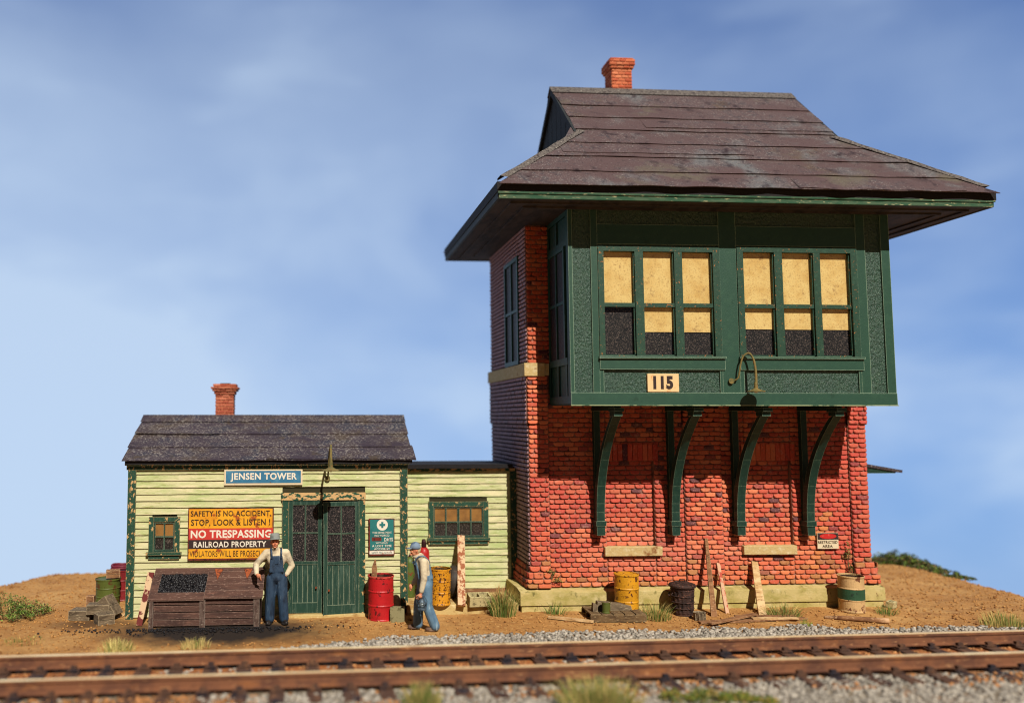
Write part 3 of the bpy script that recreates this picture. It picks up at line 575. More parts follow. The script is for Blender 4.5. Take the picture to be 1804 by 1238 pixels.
build('side_brick_wall', sideb, m_brick, T, fix=False)
sideb = MB(); sr = lambda off: (lambda u, z, d: (XR+off+d*.7, u, z))
bricks(sideb, sr(0), Y_BR-.05, YBK, ZF+.45, zc, frontc); bricks(sideb, sr(.03), Y_BR-.08, YBK, zc, 4.72, frontc); bricks(sideb, sr(0), Y_BR+.0, YBK, 4.72, ZS-.02, frontc)
bricks(sideb, sr(.1), Y_BR-.09, YBK, ZF, ZF+.45, frontc)
bricks(sideb, fr(.0), U(1579, 711, Y_BAY)[0]+.02, XR, 4.6, ZS-.02, frontc)
build('side_brick_wall', sideb, m_brick, T, fix=False)
s_ = MB(); s_.box(XL-.09, XL+.35, Y_BR-.14, Y_BR-.02, BZB, bz1, .004); s_.box(XL-.09, XL+.02, Y_BR-.02, YBK+.05, BZB, bz1, .004); s_.box(XL+.35, U(965, 650, Y_BR)[0], Y_BR-.11, Y_BR, BZB+.02, bz1-.01)
bevel(build('stone_band', s_, m_stone, T), .01)
w_ = MB(); fw = .09
w_.box(XL-.05, XL+.05, wy0, wy0+fw, WB, zt_); w_.box(XL-.05, XL+.05, wy1-fw, wy1, WB, zt_); w_.box(XL-.05, XL+.05, wy0+fw, wy1-fw, zt_-fw, zt_); w_.box(XL-.05, XL+.05, wy0+fw, wy1-fw, WB, WB+.09)
ym_ = (wy0+wy1)/2; w_.box(XL-.045, XL+.03, ym_-.03, ym_+.03, WB+.09, zt_-fw); zm_ = (zt_+WB)/2; w_.box(XL-.044, XL+.03, wy0+fw, wy1-fw, zm_-.03, zm_+.03)
sw = build('window', w_, m_bayshadow, T); d_ = MB(); d_.box(XL-.012, XL-.002, wy0+.05, wy1-.05, WB+.02, zt_-.05); build('pane', d_, m_dark, sw)

# bay -----------------------------------------------------------------
BX0, BX1 = U(1008, 711, Y_BAY)[0], U(1579, 711, Y_BAY)[0]; BZ0 = U(1290, 711, Y_BAY)[1]; BZ1 = ZS
YI = Y_BR-.045
W1 = RC(1063, 441, 1265, 628, Y_BAY); W2 = RC(1309, 443, 1506, 629, Y_BAY)
b_ = MB(); yb = Y_BAY+.03
b_.box(BX0, W1[0], yb, yb+.08, BZ0+.03, BZ1); b_.box(W1[1], W2[0], yb, yb+.08, BZ0+.03, BZ1); b_.box(W2[1], BX1, yb, yb+.08, BZ0+.03, BZ1)
b_.box(W1[0], W1[1], yb, yb+.08, BZ0+.03, W1[2]); b_.box(W1[0], W1[1], yb, yb+.08, W1[3], BZ1); b_.box(W2[0], W2[1], yb, yb+.08, BZ0+.03, W2[2]); b_.box(W2[0], W2[1], yb, yb+.08, W2[3], BZ1)
bay = build('bay', b_, m_bay, T)
sb = MB()  # side shells, floor
for X, s in ((BX0, 1), (BX1, -1)): sb.box(min(X+s*.02, X+s*.10), max(X+s*.02, X+s*.10), yb+.08, YI, BZ0+.03, BZ1)
sb.box(BX0+.02, BX1-.02, Y_BAY+.02, YI, BZ0-.02, BZ0+.03)
build('bay_side', sb, m_bayshadow, bay)
tr_ = MB(); yf = Y_BAY
def tb(p0, q0, p1, q1, d=0, mb=None):
    a = RC(p0, q0, p1, q1, Y_BAY); (mb or tr_).box(a[0], a[1], yf-d, yb, a[2], a[3], .002)
a = RC(1004, 700, 1018, 711, Y_BAY)
zr0, zr1 = BZ0-.03, U(1290, 692, Y_BAY)[1]; zw0 = U(1290, 651, Y_BAY)[1]; zw1 = U(1290, 630, Y_BAY)[1]; zh0 = U(1290, 433, Y_BAY)[1]; zh1 = U(1290, 398, Y_BAY)[1]
xx = lambda p, q=570: U(p, q, Y_BAY)[0]
tr_.box(BX0-.02, BX1+.02, yf-.02, yb, zr0, zr1, .002)                       # bottom rail
tr_.box(BX0-.02, xx(1010.5), yf-.004, yb, zr1, BZ1); tr_.box(xx(1043), xx(1055), yf-.004, yb, zr1, BZ1)
tr_.box(xx(1270.5), xx(1301), yf-.004, yb, zr1, BZ1); tr_.box(xx(1514), xx(1530), yf-.004, yb, zr1, BZ1); tr_.box(xx(1558), BX1+.02, yf-.004, yb, zr1, BZ1)
for l_, r_ in ((1055, 1270.5), (1301, 1514)):
    tr_.box(xx(l_), xx(r_), yf-.002, yb, zw0, zw1); tr_.box(xx(l_), xx(r_), yf-.002, yb, zh0, zh1); tr_.box(xx(l_), xx(l_+7), yf-.003, yb, zr1, zw0); tr_.box(xx(r_-5), xx(r_), yf-.003, yb, zr1, zw0)
build('trim_board', tr_, m_bayboard, bay)
fl = MB(); fl.box(BX0-.03, BX1+.03, Y_BAY-.035, Y_BAY-.005, zr0-.012, zr0+.008); build('drip_edge', fl, M('pale_worn_drip_edge', S(150, 160, 120), [(S(60, 90, 66), 9, .5, .6, (.5, 1, 1))], .8), bay)
def baywin(l_, r_, panes, t0, sill, blinds, Wr):
    f_ = MB(); zt = Wr[3]+.06; zb = Wr[2]
    f_.box(xx(l_), xx(panes[0][0]), yf-.03, yb+.05, zb, zt); f_.box(xx(panes[-1][1]), xx(r_), yf-.03, yb+.05, zb, zt); f_.box(xx(panes[0][0]), xx(panes[-1][1]), yf-.028, yb+.05, Wr[3]-.03, zt)
    for i in range(len(panes)-1): f_.box(xx(panes[i][1]), xx(panes[i+1][0]), yf-.025, yb+.05, zb, Wr[3]-.03)
    w = build('window', f_, m_bayrust, bay)
    s = MB(); s.box(xx(l_)-.02, xx(r_)+.06, yf-.07, yb, zb-.04, zb, .003); s.box(xx(l_), xx(r_)+.05, yf-.03, yb, zw0-.005, zb-.041); build('sill', s, m_bayboard, w)
    zm0, zm1 = U(1160, 541, Y_BAY)[1], U(1160, 534, Y_BAY)[1]
    for i, (a_, b2) in enumerate(panes):
        xa_, xb_ = xx(a_), xx(b2); sa = MB()
        sa.box(xa_, xb_, yf+.0, yf+.07, zm0, zm1); sa.box(xa_, xb_, yf+.03, yf+.07, zb, zb+.04)
        sa.box(xb_-.025, xb_, yf+.02, yf+.07, zb+.04, zm0); sa.box(xa_, xa_+.018, yf+.02, yf+.07, zb+.04, zm0); sa.box(xb_-.02, xb_, yf+.01, yf+.07, zm1, Wr[3]-.03); sa.box(xa_, xa_+.015, yf+.01, yf+.07, zm1, Wr[3]-.03)
        build('sash', sa, m_bayrust, w)
        zs = U(1160, blinds[i], Y_BAY)[1]; q = MB(); q.box(xa_+.001, xb_-.001, yf+.085, yf+.09, zs, Wr[3]); build('blind', q, m_shade, w)
        q = MB(); q.box(xa_, xb_, yf+.10, yf+.11, zb, Wr[3]); build('blackout_film', q, m_dark, w)
        q = MB(); q.add([(xa_, yf+.062, zb), (xb_, yf+.062, zb), (xb_, yf+.062, Wr[3]), (xa_, yf+.062, Wr[3])], [(0, 1, 2, 3)]); build('glass_pane', q, m_glass, w, fix=False)
baywin(1055, 1270, [(1065, 1120), (1135, 1190), (1204, 1258)], 441, 630, (537, 584, 584), W1)
baywin(1301, 1513, [(1312, 1367), (1381, 1436), (1448, 1502)], 443, 630, (578, 578, 578), W2)
# bay flank windows
for X, s in ((BX0, -1), (BX1, 1)):
    f_ = MB(); ya, yc = Y_BAY+.03, YI; yw0, yw1 = ya+.30, yc-.12
    def fb(y0, y1, z0, z1, d): f_.box(min(X, X+s*d), max(X, X+s*d), y0, y1, z0, z1)
    zl, zu = zw1, zh0
    fb(ya, ya+.12, BZ0, BZ1, .02); fb(yc-.10, yc, BZ0, BZ1, .02); fb(ya+.12, yc-.10, BZ0, BZ0+.15, .018); fb(ya+.12, yc-.1, zl-.14, zl, .03); fb(ya+.12, yc-.1, zu, zu+.12, .018); fb(ya+.12, yc-.1, BZ1-.1, BZ1, .018)
    fb(yw0-.1, yw0, BZ0+.15, zl-.14, .016); fb((yw0+yw1)/2-.04, (yw0+yw1)/2+.04, BZ0+.15, zl-.14, .016); fb((yw0+yw1)/2-.04, (yw0+yw1)/2+.04, zu+.12, BZ1-.1, .016)
    fb(yw0-.08, yw0, zl, zu, .04); fb(yw1-.02, yw1+.02, zl, zu, .04); fb(yw0, yw1-.02, zu-.07, zu, .038); fb(yw0, yw1-.02, (zl+zu)/2-.03, (zl+zu)/2+.03, .03); fb((yw0+yw1)/2-.03, (yw0+yw1)/2+.03, zl, zu-.07, .034)
    w = build('side_window', f_, m_bayshadow, bay)
    q = MB(); q.box(min(X, X+s*.006), max(X, X+s*.006), yw0, yw1, zl, zu-.02); build('pane', q, m_dark, w)
# brackets
for p in (1053.5, 1184.5, 1298.5, 1420):
    xc = U(p, 900, Y_BR-.1)[0]; hw = .085; zb = U(p, 941, Y_BR-.12)[1]; ztop = BZ0-.02
    q = MB(); yw = Y_BR-.03; tip = 15.72
    q.box(xc-hw+.02, xc+hw-.02, yw-.12, yw, zb+.2, ztop-.1)                              # wall post
    q.box(xc-hw, xc+hw, yw-.24, yw, zb, zb+.19, .004); q.box(xc-hw-.02, xc+hw+.02, yw-.26, yw, zb+.19, zb+.29, .004)   # foot block and collar
    q.box(xc-hw+.01, xc+hw-.01, tip+.05, yw, ztop-.11, ztop, .003)                               # top beam
    q.box(xc-hw-.01, xc+hw+.01, tip-.06, tip+.28, ztop-.13, ztop-.06, .003); q.box(xc-hw, xc+hw, tip, tip+.24, ztop-.22, ztop-.131, .003)
    n = 12; H = ztop-.2-(zb+.29); D = (yw-.20)-(tip+.08); pts_o = []; pts_i = []
    for i in range(n+1):
        t = i/n; z = zb+.29+H*t; yo = (yw-.24)-D*(t**2.3); pts_o.append((yo, z)); pts_i.append((yo+.13+.05*t, z-.05*t))
    for i in range(n):
        q.prism([pts_o[i], pts_i[i], pts_i[i+1], pts_o[i+1]], 0, xc-hw, xc+hw)
    build('bracket', q, m_trimless, T)
# roof ----------------------------------------------------------------
RX0, RX1 = U(878, 345, Y_EAVE)[0], U(1754, 358, Y_EAVE)[0]; RYB = 21.05; YR = (Y_EAVE+RYB)/2
ZE = U(1300, 326, Y_EAVE)[1]; ZRG = U(1180, 161, YR)[1]
sl = (ZRG-ZE)/(YR-Y_EAVE)
XG0, XG1 = U(978, 158, YR)[0], U(1390, 170, YR)[0]
# gable foot: where the hip line meets the front slope
def solveY(px, py):   # point of the photo on the front slope plane
    r = ray(px, py); t = (ZE-sl*Y_EAVE-CAMZ)/(r.z-sl*r.y); return r*t+Vector((0, 0, CAMZ))
gp0 = solveY(1015, 233); gp1 = solveY(1474, 246); ZG = (gp0.z+gp1.z)/2; YG = Y_EAVE+(ZG-ZE)/sl; YG2 = RYB-(YG-Y_EAVE)
XG0 = (XG0+gp0.x)/2; XG1 = (XG1+gp1.x)/2
s_ = MB()
s_.box(RX0+.05, RX1-.05, Y_EAVE+.05, RYB-.05, ZS, ZS+.02); 
for o_, w in ((.30, .05), (.62, .06)): 
    s_.box(RX0+o_, RX1-o_, Y_EAVE+o_, Y_EAVE+o_+w, ZS-.03, ZS-.001); s_.box(RX0+o_, RX0+o_+w, Y_EAVE+o_+w, RYB-o_, ZS-.03, ZS-.001); s_.box(RX1-o_-w, RX1-o_, Y_EAVE+o_+w, RYB-o_, ZS-.03, ZS-.001)
roofo = MB(); E = [(RX0, Y_EAVE, ZE-.05), (RX1, Y_EAVE, ZE-.05), (RX1, RYB, ZE-.05), (RX0, RYB, ZE-.05)]
Gp = [(XG0, YG, ZG-.03), (XG1, YG, ZG-.03), (XG1, YG2, ZG-.03), (XG0, YG2, ZG-.03)]
roofo.add(E+Gp, [(3, 2, 1, 0), (0, 1, 5, 4), (1, 2, 6, 5), (2, 3, 7, 6), (3, 0, 4, 7), (4, 5, 6, 7)])
roofo.prism([(YG, ZG-.029), (YG2, ZG-.029), (YR, ZRG-.03)], 0, XG0+.0, XG1-.0)
rf = build('roof', roofo, m_roofT, T)
build('soffit', s_, m_soffit, rf)
fz0 = U(1300, 356, Y_EAVE)[1]; fz1 = fz0+.125
f_ = MB(); f_.box(RX0+.02, RX1-.02, Y_EAVE+.02, Y_EAVE+.06, fz0, fz1, .002); f_.box(RX0+.0, RX1-.0, Y_EAVE-.0, Y_EAVE+.02, fz1-.035, fz1, .002)
build('fascia', f_, m_tanTrim if False else M('weathered_green_fascia', S(72, 98, 74), [(S(44, 84, 60), 14, .45, .56, (.25, 1, 1.5)), (S(190, 184, 140), 30, .6, .68, (.2, 1, 1))], .75, [(40, .005, (.2, 1, 1))]), rf)
f_ = MB(); f_.box(RX0, RX0+.05, Y_EAVE+.06, RYB, fz0, fz1); f_.box(RX1-.05, RX1, Y_EAVE+.06, RYB, fz0, fz1); f_.box(RX0+.05, RX1-.05, RYB-.05, RYB, fz0, fz1); build('side_fascia', f_, M('dark_slate_fascia_paint', S(52, 62, 64), [(S(84, 92, 92), 14, .55, .7, (1, .3, 1))], .7), rf)  # sides and back darker and greyer than the front fascia
f_ = MB(); f_.box(RX0-.02, RX1+.02, Y_EAVE-.0, Y_EAVE+.1, fz1, ZE-.02); f_.box(RX0-.02, RX0+.05, Y_EAVE+.1, RYB, fz1, ZE-.02); f_.box(RX1-.05, RX1+.02, Y_EAVE+.1, RYB, fz1, ZE-.02)
build('roof_edge', f_, m_black, rf)  # black drip edge; shadow under the shingles put into its colour
def courses(mb, n, s0, s1, P, xl, xr, lift=.022, wav=.012, seg=.22, over=.05, rag=.03):
    # P(s) -> (y, z, ny, nz) along the slope; s in 0..1 from eave to ridge
    for k in range(n):
        a = s0+(s1-s0)*k/n-(over*.5 if k else .012); b = s0+(s1-s0)*(k+1)/n
        xl0, xr0 = xl(max(a, 0)), xr(max(a, 0)); xl1, xr1 = xl(b), xr(b); m = max(6, int((xr0-xl0)/seg)); vs = []; fs = []
        rg = random.uniform(-rag, rag); ph = random.uniform(0, 9); r2 = random.uniform(-rag, rag)
        for i in range(m+1):
            t = i/m; w = (mnoise.noise(Vector((t*m*.35, ph, k)))*wav); w2 = abs(mnoise.noise(Vector((t*m*.2, ph+4, k))))*.5
            ya, za, ny, nz = P(a+w*.25); yb_, zb_, _, _ = P(b)
            x0 = xl0+rg+(xr0+r2-xl0-rg)*t; x1 = xl1+rg+(xr1+r2-xl1-rg)*t; h = lift*(.8+w2)
            vs += [(x1, yb_+ny*.004, zb_+nz*.004), (x0, ya+ny*h, za+nz*h), (x0, ya+ny*(h-.014), za+nz*(h-.014))]
            if i: j = (i-1)*3; fs += [(j, j+1, j+4, j+3), (j+1, j+2, j+5, j+4)]
        mb.add(vs, fs)
SLN = math.sqrt(1+sl*sl)
sgy = (YG-Y_EAVE)/(YR-Y_EAVE)
def PT(s): y = Y_EAVE-.05+(YR-Y_EAVE+.05)*s; return y, ZE+sl*(y-Y_EAVE)-.012, -sl/SLN, 1/SLN
lx = lambda s: RX0-.05+(XG0-RX0+.05)*s/sgy if s < sgy else XG0-.10+.07*math.sin((s-sgy)/(1-sgy)*3.14)
rx = lambda s: RX1+.06-(RX1+.06-XG1)*s/sgy if s < sgy else XG1+.06
q = MB(); courses(q, 7, 0, .955, PT, lx, rx, lift=.035, wav=.03, rag=.055)
courses(q, 1, .295, .40, PT, lambda t: lx(.35)+.02, lambda t: solveY(1322, 270).x, lift=.05, wav=.03, rag=.0); courses(q, 1, .0, .13, PT, lambda t: solveY(1405, 330).x, lambda t: rx(.1)-.25, lift=.05, wav=.05, rag=.0); courses(q, 1, .56, .68, PT, lambda t: solveY(1130, 215).x, lambda t: rx(.66), lift=.05, wav=.03, rag=.02)
build('tar_paper_course', q, m_roofT, rf, fix=False)
def PTb(s): y = RYB+.05-(YR-Y_EAVE+.05)*s; return y, ZE+sl*(RYB-y)-.012, sl/SLN, 1/SLN
q = MB(); courses(q, 8, 0, .97, PTb, lx, rx); build('back_tar_paper', q, m_roofT, rf, fix=False)
q = MB()   # hip and ridge caps
def cap(a, b, w, t=.02, rag=.012):
    a = Vector(a); b = Vector(b); q.obox(a, b, w, t, side=(0, 1, 0), j=rag, seg=10)
q.prism([(YR-.20, ZRG-.17), (YR, ZRG+.035), (YR+.2, ZRG-.17), (YR, ZRG-.02)], 0, XG0-.1, XG1+.06)
for (e, g) in (((RX0+.05, Y_EAVE+.05, ZE+.06), (XG0, YG, ZG+.03)), ((RX1-.05, Y_EAVE+.05, ZE+.06), (XG1, YG, ZG+.03))):
    e = Vector(e); g = Vector(g); sx = 1 if e.x < g.x else -1; n = 12; vs = []; fs = []
    for i in range(n+1):
        c = e.lerp(g, i/n); r = lambda: random.uniform(-.012, .012); f1_ = Vector((sx*.16, 0, 0)); f2_ = Vector((-sx*.02, .16, 0))
        vs += [c+f1_+Vector((r(), 0, .022)), c+Vector((0, 0, .04+r())), c+f2_+Vector((0, r(), .03)), c+f2_+Vector((0, 0, -.01))]
        if i: j = (i-1)*4; fs += [(j, j+1, j+5, j+4), (j+1, j+2, j+6, j+5), (j+2, j+3, j+7, j+6)]
    q.add(vs, fs)
build('hip_cap', q, m_cap, rf, fix=False)
for X, s in ((XG0, -1), (XG1, 1)):
    q = MB()
    for i in range(9):
        y0 = YG+.1+(YG2-YG-.2)*i/9; y1 = YG+.1+(YG2-YG-.2)*(i+1)/9-.02; ym = (y0+y1)/2
        hz = lambda y: ZRG-.06-sl*abs(y-YR)
        q.add([(X+s*.012, y0, ZG-.03), (X+s*.012, y1, ZG-.03), (X+s*.012, y1, hz(y1)), (X+s*.012, y0, hz(y0))], [(0, 1, 2, 3)])
    for sg in (-1, 1):
        q.add([(X+s*.02, YR, ZRG-.02), (X+s*.02, YR, ZRG-.18), (X+s*.02, YR+sg*(YR-YG), ZG-.10), (X+s*.02, YR+sg*(YR-YG), ZG+.03), (X+s*.08, YR, ZRG-.02), (X+s*.08, YR, ZRG-.18), (X+s*.08, YR+sg*(YR-YG), ZG-.10), (X+s*.08, YR+sg*(YR-YG), ZG+.03)], [(0, 1, 2, 3), (4, 5, 6, 7), (0, 1, 5, 4), (1, 2, 6, 5), (0, 3, 7, 4)])
    build('gable', q, m_gable, rf)
def chimney(parent, xc, yc, hw, hd, z0, z1, caps, pal, rh=.075, bl=.15):
    k = MB(); b = MB(); k.box(xc-hw+.006, xc+hw-.006, yc-hd+.006, yc+hd-.006, z0, z1-.02)
    def ring(e, a, c):
        f = lambda u, z: tuple((np.array(random.choice(pal))*random.uniform(.85, 1.12))[:3])+(1,)
        bricks(b, lambda u, z, d: (u, yc-hd-e-d*.5, z), xc-hw-e, xc+hw+e, a, c, f, rh=rh, bl=bl, scal=.01, dep=.02); bricks(b, lambda u, z, d: (u, yc+hd+e+d*.5, z), xc-hw-e, xc+hw+e, a, c, f, rh=rh, bl=bl, scal=.01, dep=.02)
        bricks(b, lambda u, z, d: (xc-hw-e-d*.5, u, z), yc-hd-e, yc+hd+e, a, c, f, rh=rh, bl=bl, scal=.01, dep=.02); bricks(b, lambda u, z, d: (xc+hw+e+d*.5, u, z), yc-hd-e, yc+hd+e, a, c, f, rh=rh, bl=bl, scal=.01, dep=.02)
        k.box(xc-hw-e+.003, xc+hw+e-.003, yc-hd-e+.003, yc+hd+e-.003, a, c)
    ring(0, z0, z1-sum(c[1] for c in caps)); z = z1-sum(c[1] for c in caps)
    for e, h in caps: ring(e, z, z+h); z += h
    ch = build('chimney', b, m_chim, parent, fix=False); build('chimney_core', k, M('chimney_mortar', S(206, 128, 92), [(S(150, 70, 50), 20, .5, .6, I3)], .95), ch)
    kk = MB(); kk.box(xc-hw*.55, xc+hw*.55, yc-hd*.55, yc+hd*.55, z, z+.02); build('flue', kk, m_black, ch)
pal = [S(204, 112, 76), S(190, 92, 62), S(214, 130, 92)]
cy0 = YR+.05; cxa, cxb = U(1078, 140, cy0)[0], U(1113, 140, cy0)[0]; hd = .22
chimney(rf, (cxa+cxb)/2, cy0+hd, (cxb-cxa)/2, hd, ZRG-.4, U(1095, 103, cy0)[1], [(.035, .06), (.06, .15), (.035, .04)], pal)
# side door canopy on the right flank
cn = MB(); yq = 18.0; ax0 = U(1527, 820, yq)[0]; ax1, az1 = U(1588, 831, yq); _, az0 = U(1530, 808, yq)
cn.hexa([(XR, yq, az0-.06), (ax1+.02, yq, az1-.02), (ax1+.02, yq+1.3, az1-.02), (XR, yq+1.3, az0-.06), (XR, yq, az0), (ax1+.03, yq, az1+.04), (ax1+.03, yq+1.3, az1+.04), (XR, yq+1.3, az0)])
cno = build('canopy_roof', cn, m_roofS, T); c2 = MB(); c2.prism([(XR, az0-.07), (ax1-.12, az1-.0), (ax1-.12, az1-.03), (XR, az1-.03)], 1, yq+.03, yq+.09); build('canopy_bracket', c2, m_trimless, cno); c2 = MB(); c2.prism([(XR, az0-.07), (ax1-.12, az1-.0), (ax1-.12, az1-.03), (XR, az1-.03)], 1, yq+1.2, yq+1.26); build('canopy_bracket', c2, m_trimless, cno)

# ------------------------------------------------------------ clapboard wall
def clap(mb, x0, x1, y, z0, z1, rh, holes=(), wav=.006, seg=.12):
    n = round((z1-z0)/rh); rh = (z1-z0)/n
    for r in range(n):
        za = z0+r*rh; zb = za+rh; cuts = [(x0, x1)]
        for (hx0, hx1, hz0, hz1) in holes:
            if hz0 < zb-.01 and hz1 > za+.01:
                nc = []
                for a, b in cuts:
                    if hx1 <= a or hx0 >= b: nc.append((a, b)); continue
                    if hx0 > a: nc.append((a, hx0))
                    if hx1 < b: nc.append((hx1, b))
                cuts = nc
        ph = random.uniform(0, 50)
        for a, b in cuts:
            m = max(2, int((b-a)/seg)); vs = []; fs = []
            for i in range(m+1):
                x = a+(b-a)*i/m; w = mnoise.noise(Vector((x*1.3+ph, r*3.1, 0)))*wav*1.5+random.uniform(-1, 1)*wav*.35; d = .033+mnoise.noise(Vector((x*.9, r*2.2, 5)))*.008
                zl = za-.004+w; vs += [(x, y-.004, zb+.004), (x, y-d, zl+.003), (x, y-d+.002, zl-.002), (x, y+.004, zl)]
                if i: j = (i-1)*4; fs += [(j, j+1, j+5, j+4), (j+1, j+2, j+6, j+5), (j+2, j+3, j+7, j+6)]
            mb.add(vs, fs)
def wood_roof(parent, x0, x1, ye, yr, ze, zr, n, mat, ridge_x0=None, ridge_x1=None, back=True):
    s = (zr-ze)/(yr-ye); ln = math.sqrt(1+s*s); r0 = ridge_x0 or x0; r1 = ridge_x1 or x1
    P = lambda t: (ye+(yr-ye)*t, ze+(zr-ze)*t, -s/ln, 1/ln)
    q = MB(); fl_ = lambda t: x0+(r0-x0)*t; fr_ = lambda t: x1+(r1-x1)*t; courses(q, n, 0, .86, P, fl_, fr_, lift=.03, wav=.03, rag=.05)
    courses(q, 1, .55, .86, P, lambda t: x0-.03, lambda t: x0+(x1-x0)*.30, lift=.055, wav=.05, rag=.02); courses(q, 1, 0.01, .31, P, lambda t: x0+(x1-x0)*.49, lambda t: x1+.03, lift=.05, wav=.05, rag=.02)
    o = build('roof', q, mat, parent, fix=False)
    d = MB(); d.hexa([(x0+.03, ye+.02, ze-.07), (x1-.03, ye+.02, ze-.07), (r1-.03, yr, zr-.07), (r0+.03, yr, zr-.07), (x0+.03, ye+.02, ze-.008), (x1-.03, ye+.02, ze-.008), (r1-.03, yr, zr-.008), (r0+.03, yr, zr-.008)])
    if back:
        yb2 = 2*yr-ye; d.hexa([(r0+.03, yr, zr-.07), (r1-.03, yr, zr-.07), (x1-.03, yb2, ze-.07), (x0+.03, yb2, ze-.07), (r0+.03, yr, zr-.004), (r1-.03, yr, zr-.004), (x1-.03, yb2, ze-.004), (x0+.03, yb2, ze-.004)])
    build('roof_deck', d, m_black, o); return o
# ------------------------------------------------------------ SHED
SX0, SX1 = U(226, 950, Y_SH)[0], U(715, 950, Y_SH)[0]; SZT = U(470, 820, Y_SH)[1]; SZB = .02
YSR = 19.05; zse = U(470, 811, Y_SH-.2)[1]; zsr = U(470, 733, YSR)[1]; YSB = 2*YSR-Y_SH
SH = thing('depot_shed', 'yellow green clapboard shed with tar paper roof and double doors', 'shed', ((SX0+SX1)/2, YSR, 0), world=True)
DR = RC(508, 880, 632, 1080, Y_SH); WN = RC(268, 913, 312, 972, Y_SH)
core = MB(); core.box(SX0+.03, SX1-.03, Y_SH, YSB, -.2, SZT+.06); core.prism([(Y_SH, SZT+.061), (YSB, SZT+.061), (YSR, zsr-.09)], 0, SX0+.03, SX1-.03)
build('wall_core', core, M('dark_wall_core', S(60, 56, 36), [], .95), SH)
q = MB(); clap(q, SX0+.12, SX1-.08, Y_SH-.002, .03, SZT-.02, .138, [(DR[0]-.13, DR[1]+.13, -.1, DR[3]+.16), (WN[0], WN[1], WN[2], WN[3])])
build('siding', q, m_siding, SH, fix=False)
for X, sg_ in ((SX0+.03, -1), (SX1-.03, 1)):
    q = MB(); clap(q, Y_SH+.1, YSB-.05, 0, .03, SZT-.02, .138); q.v = [(X-sg_*v[1], v[0], v[2]) for v in q.v]; build('flank_siding', q, m_siding, SH, fix=False)
    q = MB(); nn_ = 7
    for i in range(nn_):
        z0 = SZT+(zsr-.1-SZT)*i/nn_; z1 = SZT+(zsr-.1-SZT)*(i+1)/nn_; h0 = (YSR-Y_SH)*(1-i/nn_); h1 = (YSR-Y_SH)*(1-(i+1)/nn_)
        q.add([(X+sg_*.035, YSR-h0, z0), (X+sg_*.035, YSR+h0, z0), (X+sg_*.008, YSR+h1, z1), (X+sg_*.008, YSR-h1, z1)], [(0, 1, 2, 3)])
    build('gable_siding', q, m_siding, SH, fix=False)
q = MB()
a0 = (SX0, SX0+.17); q.box(SX0-.02, SX0+.14, Y_SH-.06, Y_SH+.1, -.05, SZT, .004); build('corner_board', q, m_trim, SH); q = MB(); q.box(SX1-.12, SX1+.03, Y_SH-.06, Y_SH+.1, .15, SZT, .004)
build('corner_board', q, m_trim, SH)
q = MB(); q.box(SX0-.05, SX1+.04, Y_SH-.075, Y_SH, SZT-.07, SZT+.02, .003); q.box(SX0-.07, SX1+.07, Y_SH-.16, Y_SH, SZT+.021, SZT+.07, .003); build('frieze', q, m_trim, SH)
rf2 = wood_roof(SH, U(217, 811, Y_SH-.2)[0], U(729, 811, Y_SH-.2)[0], Y_SH-.2, YSR, zse, zsr, 3, m_roofS)
q = MB(); rgx0 = U(217, 811, Y_SH-.2)[0]; rgx1 = U(729, 811, Y_SH-.2)[0]
q.prism([(YSR-.36, zsr-.125), (YSR-.02, zsr+.035), (YSR+.36, zsr-.13), (YSR, zsr-.02)], 0, rgx0-.05, rgx1+.03); build('ridge_cap', q, m_roofS, rf2)
cyq = YSR+.02; ca, cb = U(380, 700, cyq)[0], U(411, 700, cyq)[0]
chimney(rf2, (ca+cb)/2, cyq+.2, (cb-ca)/2, .19, zsr-.3, U(395, 676, cyq)[1], [(.03, .07), (.07, .05), (.10, .05), (.05, .07)], [S(176, 96, 72), S(160, 80, 60), S(188, 112, 86)])
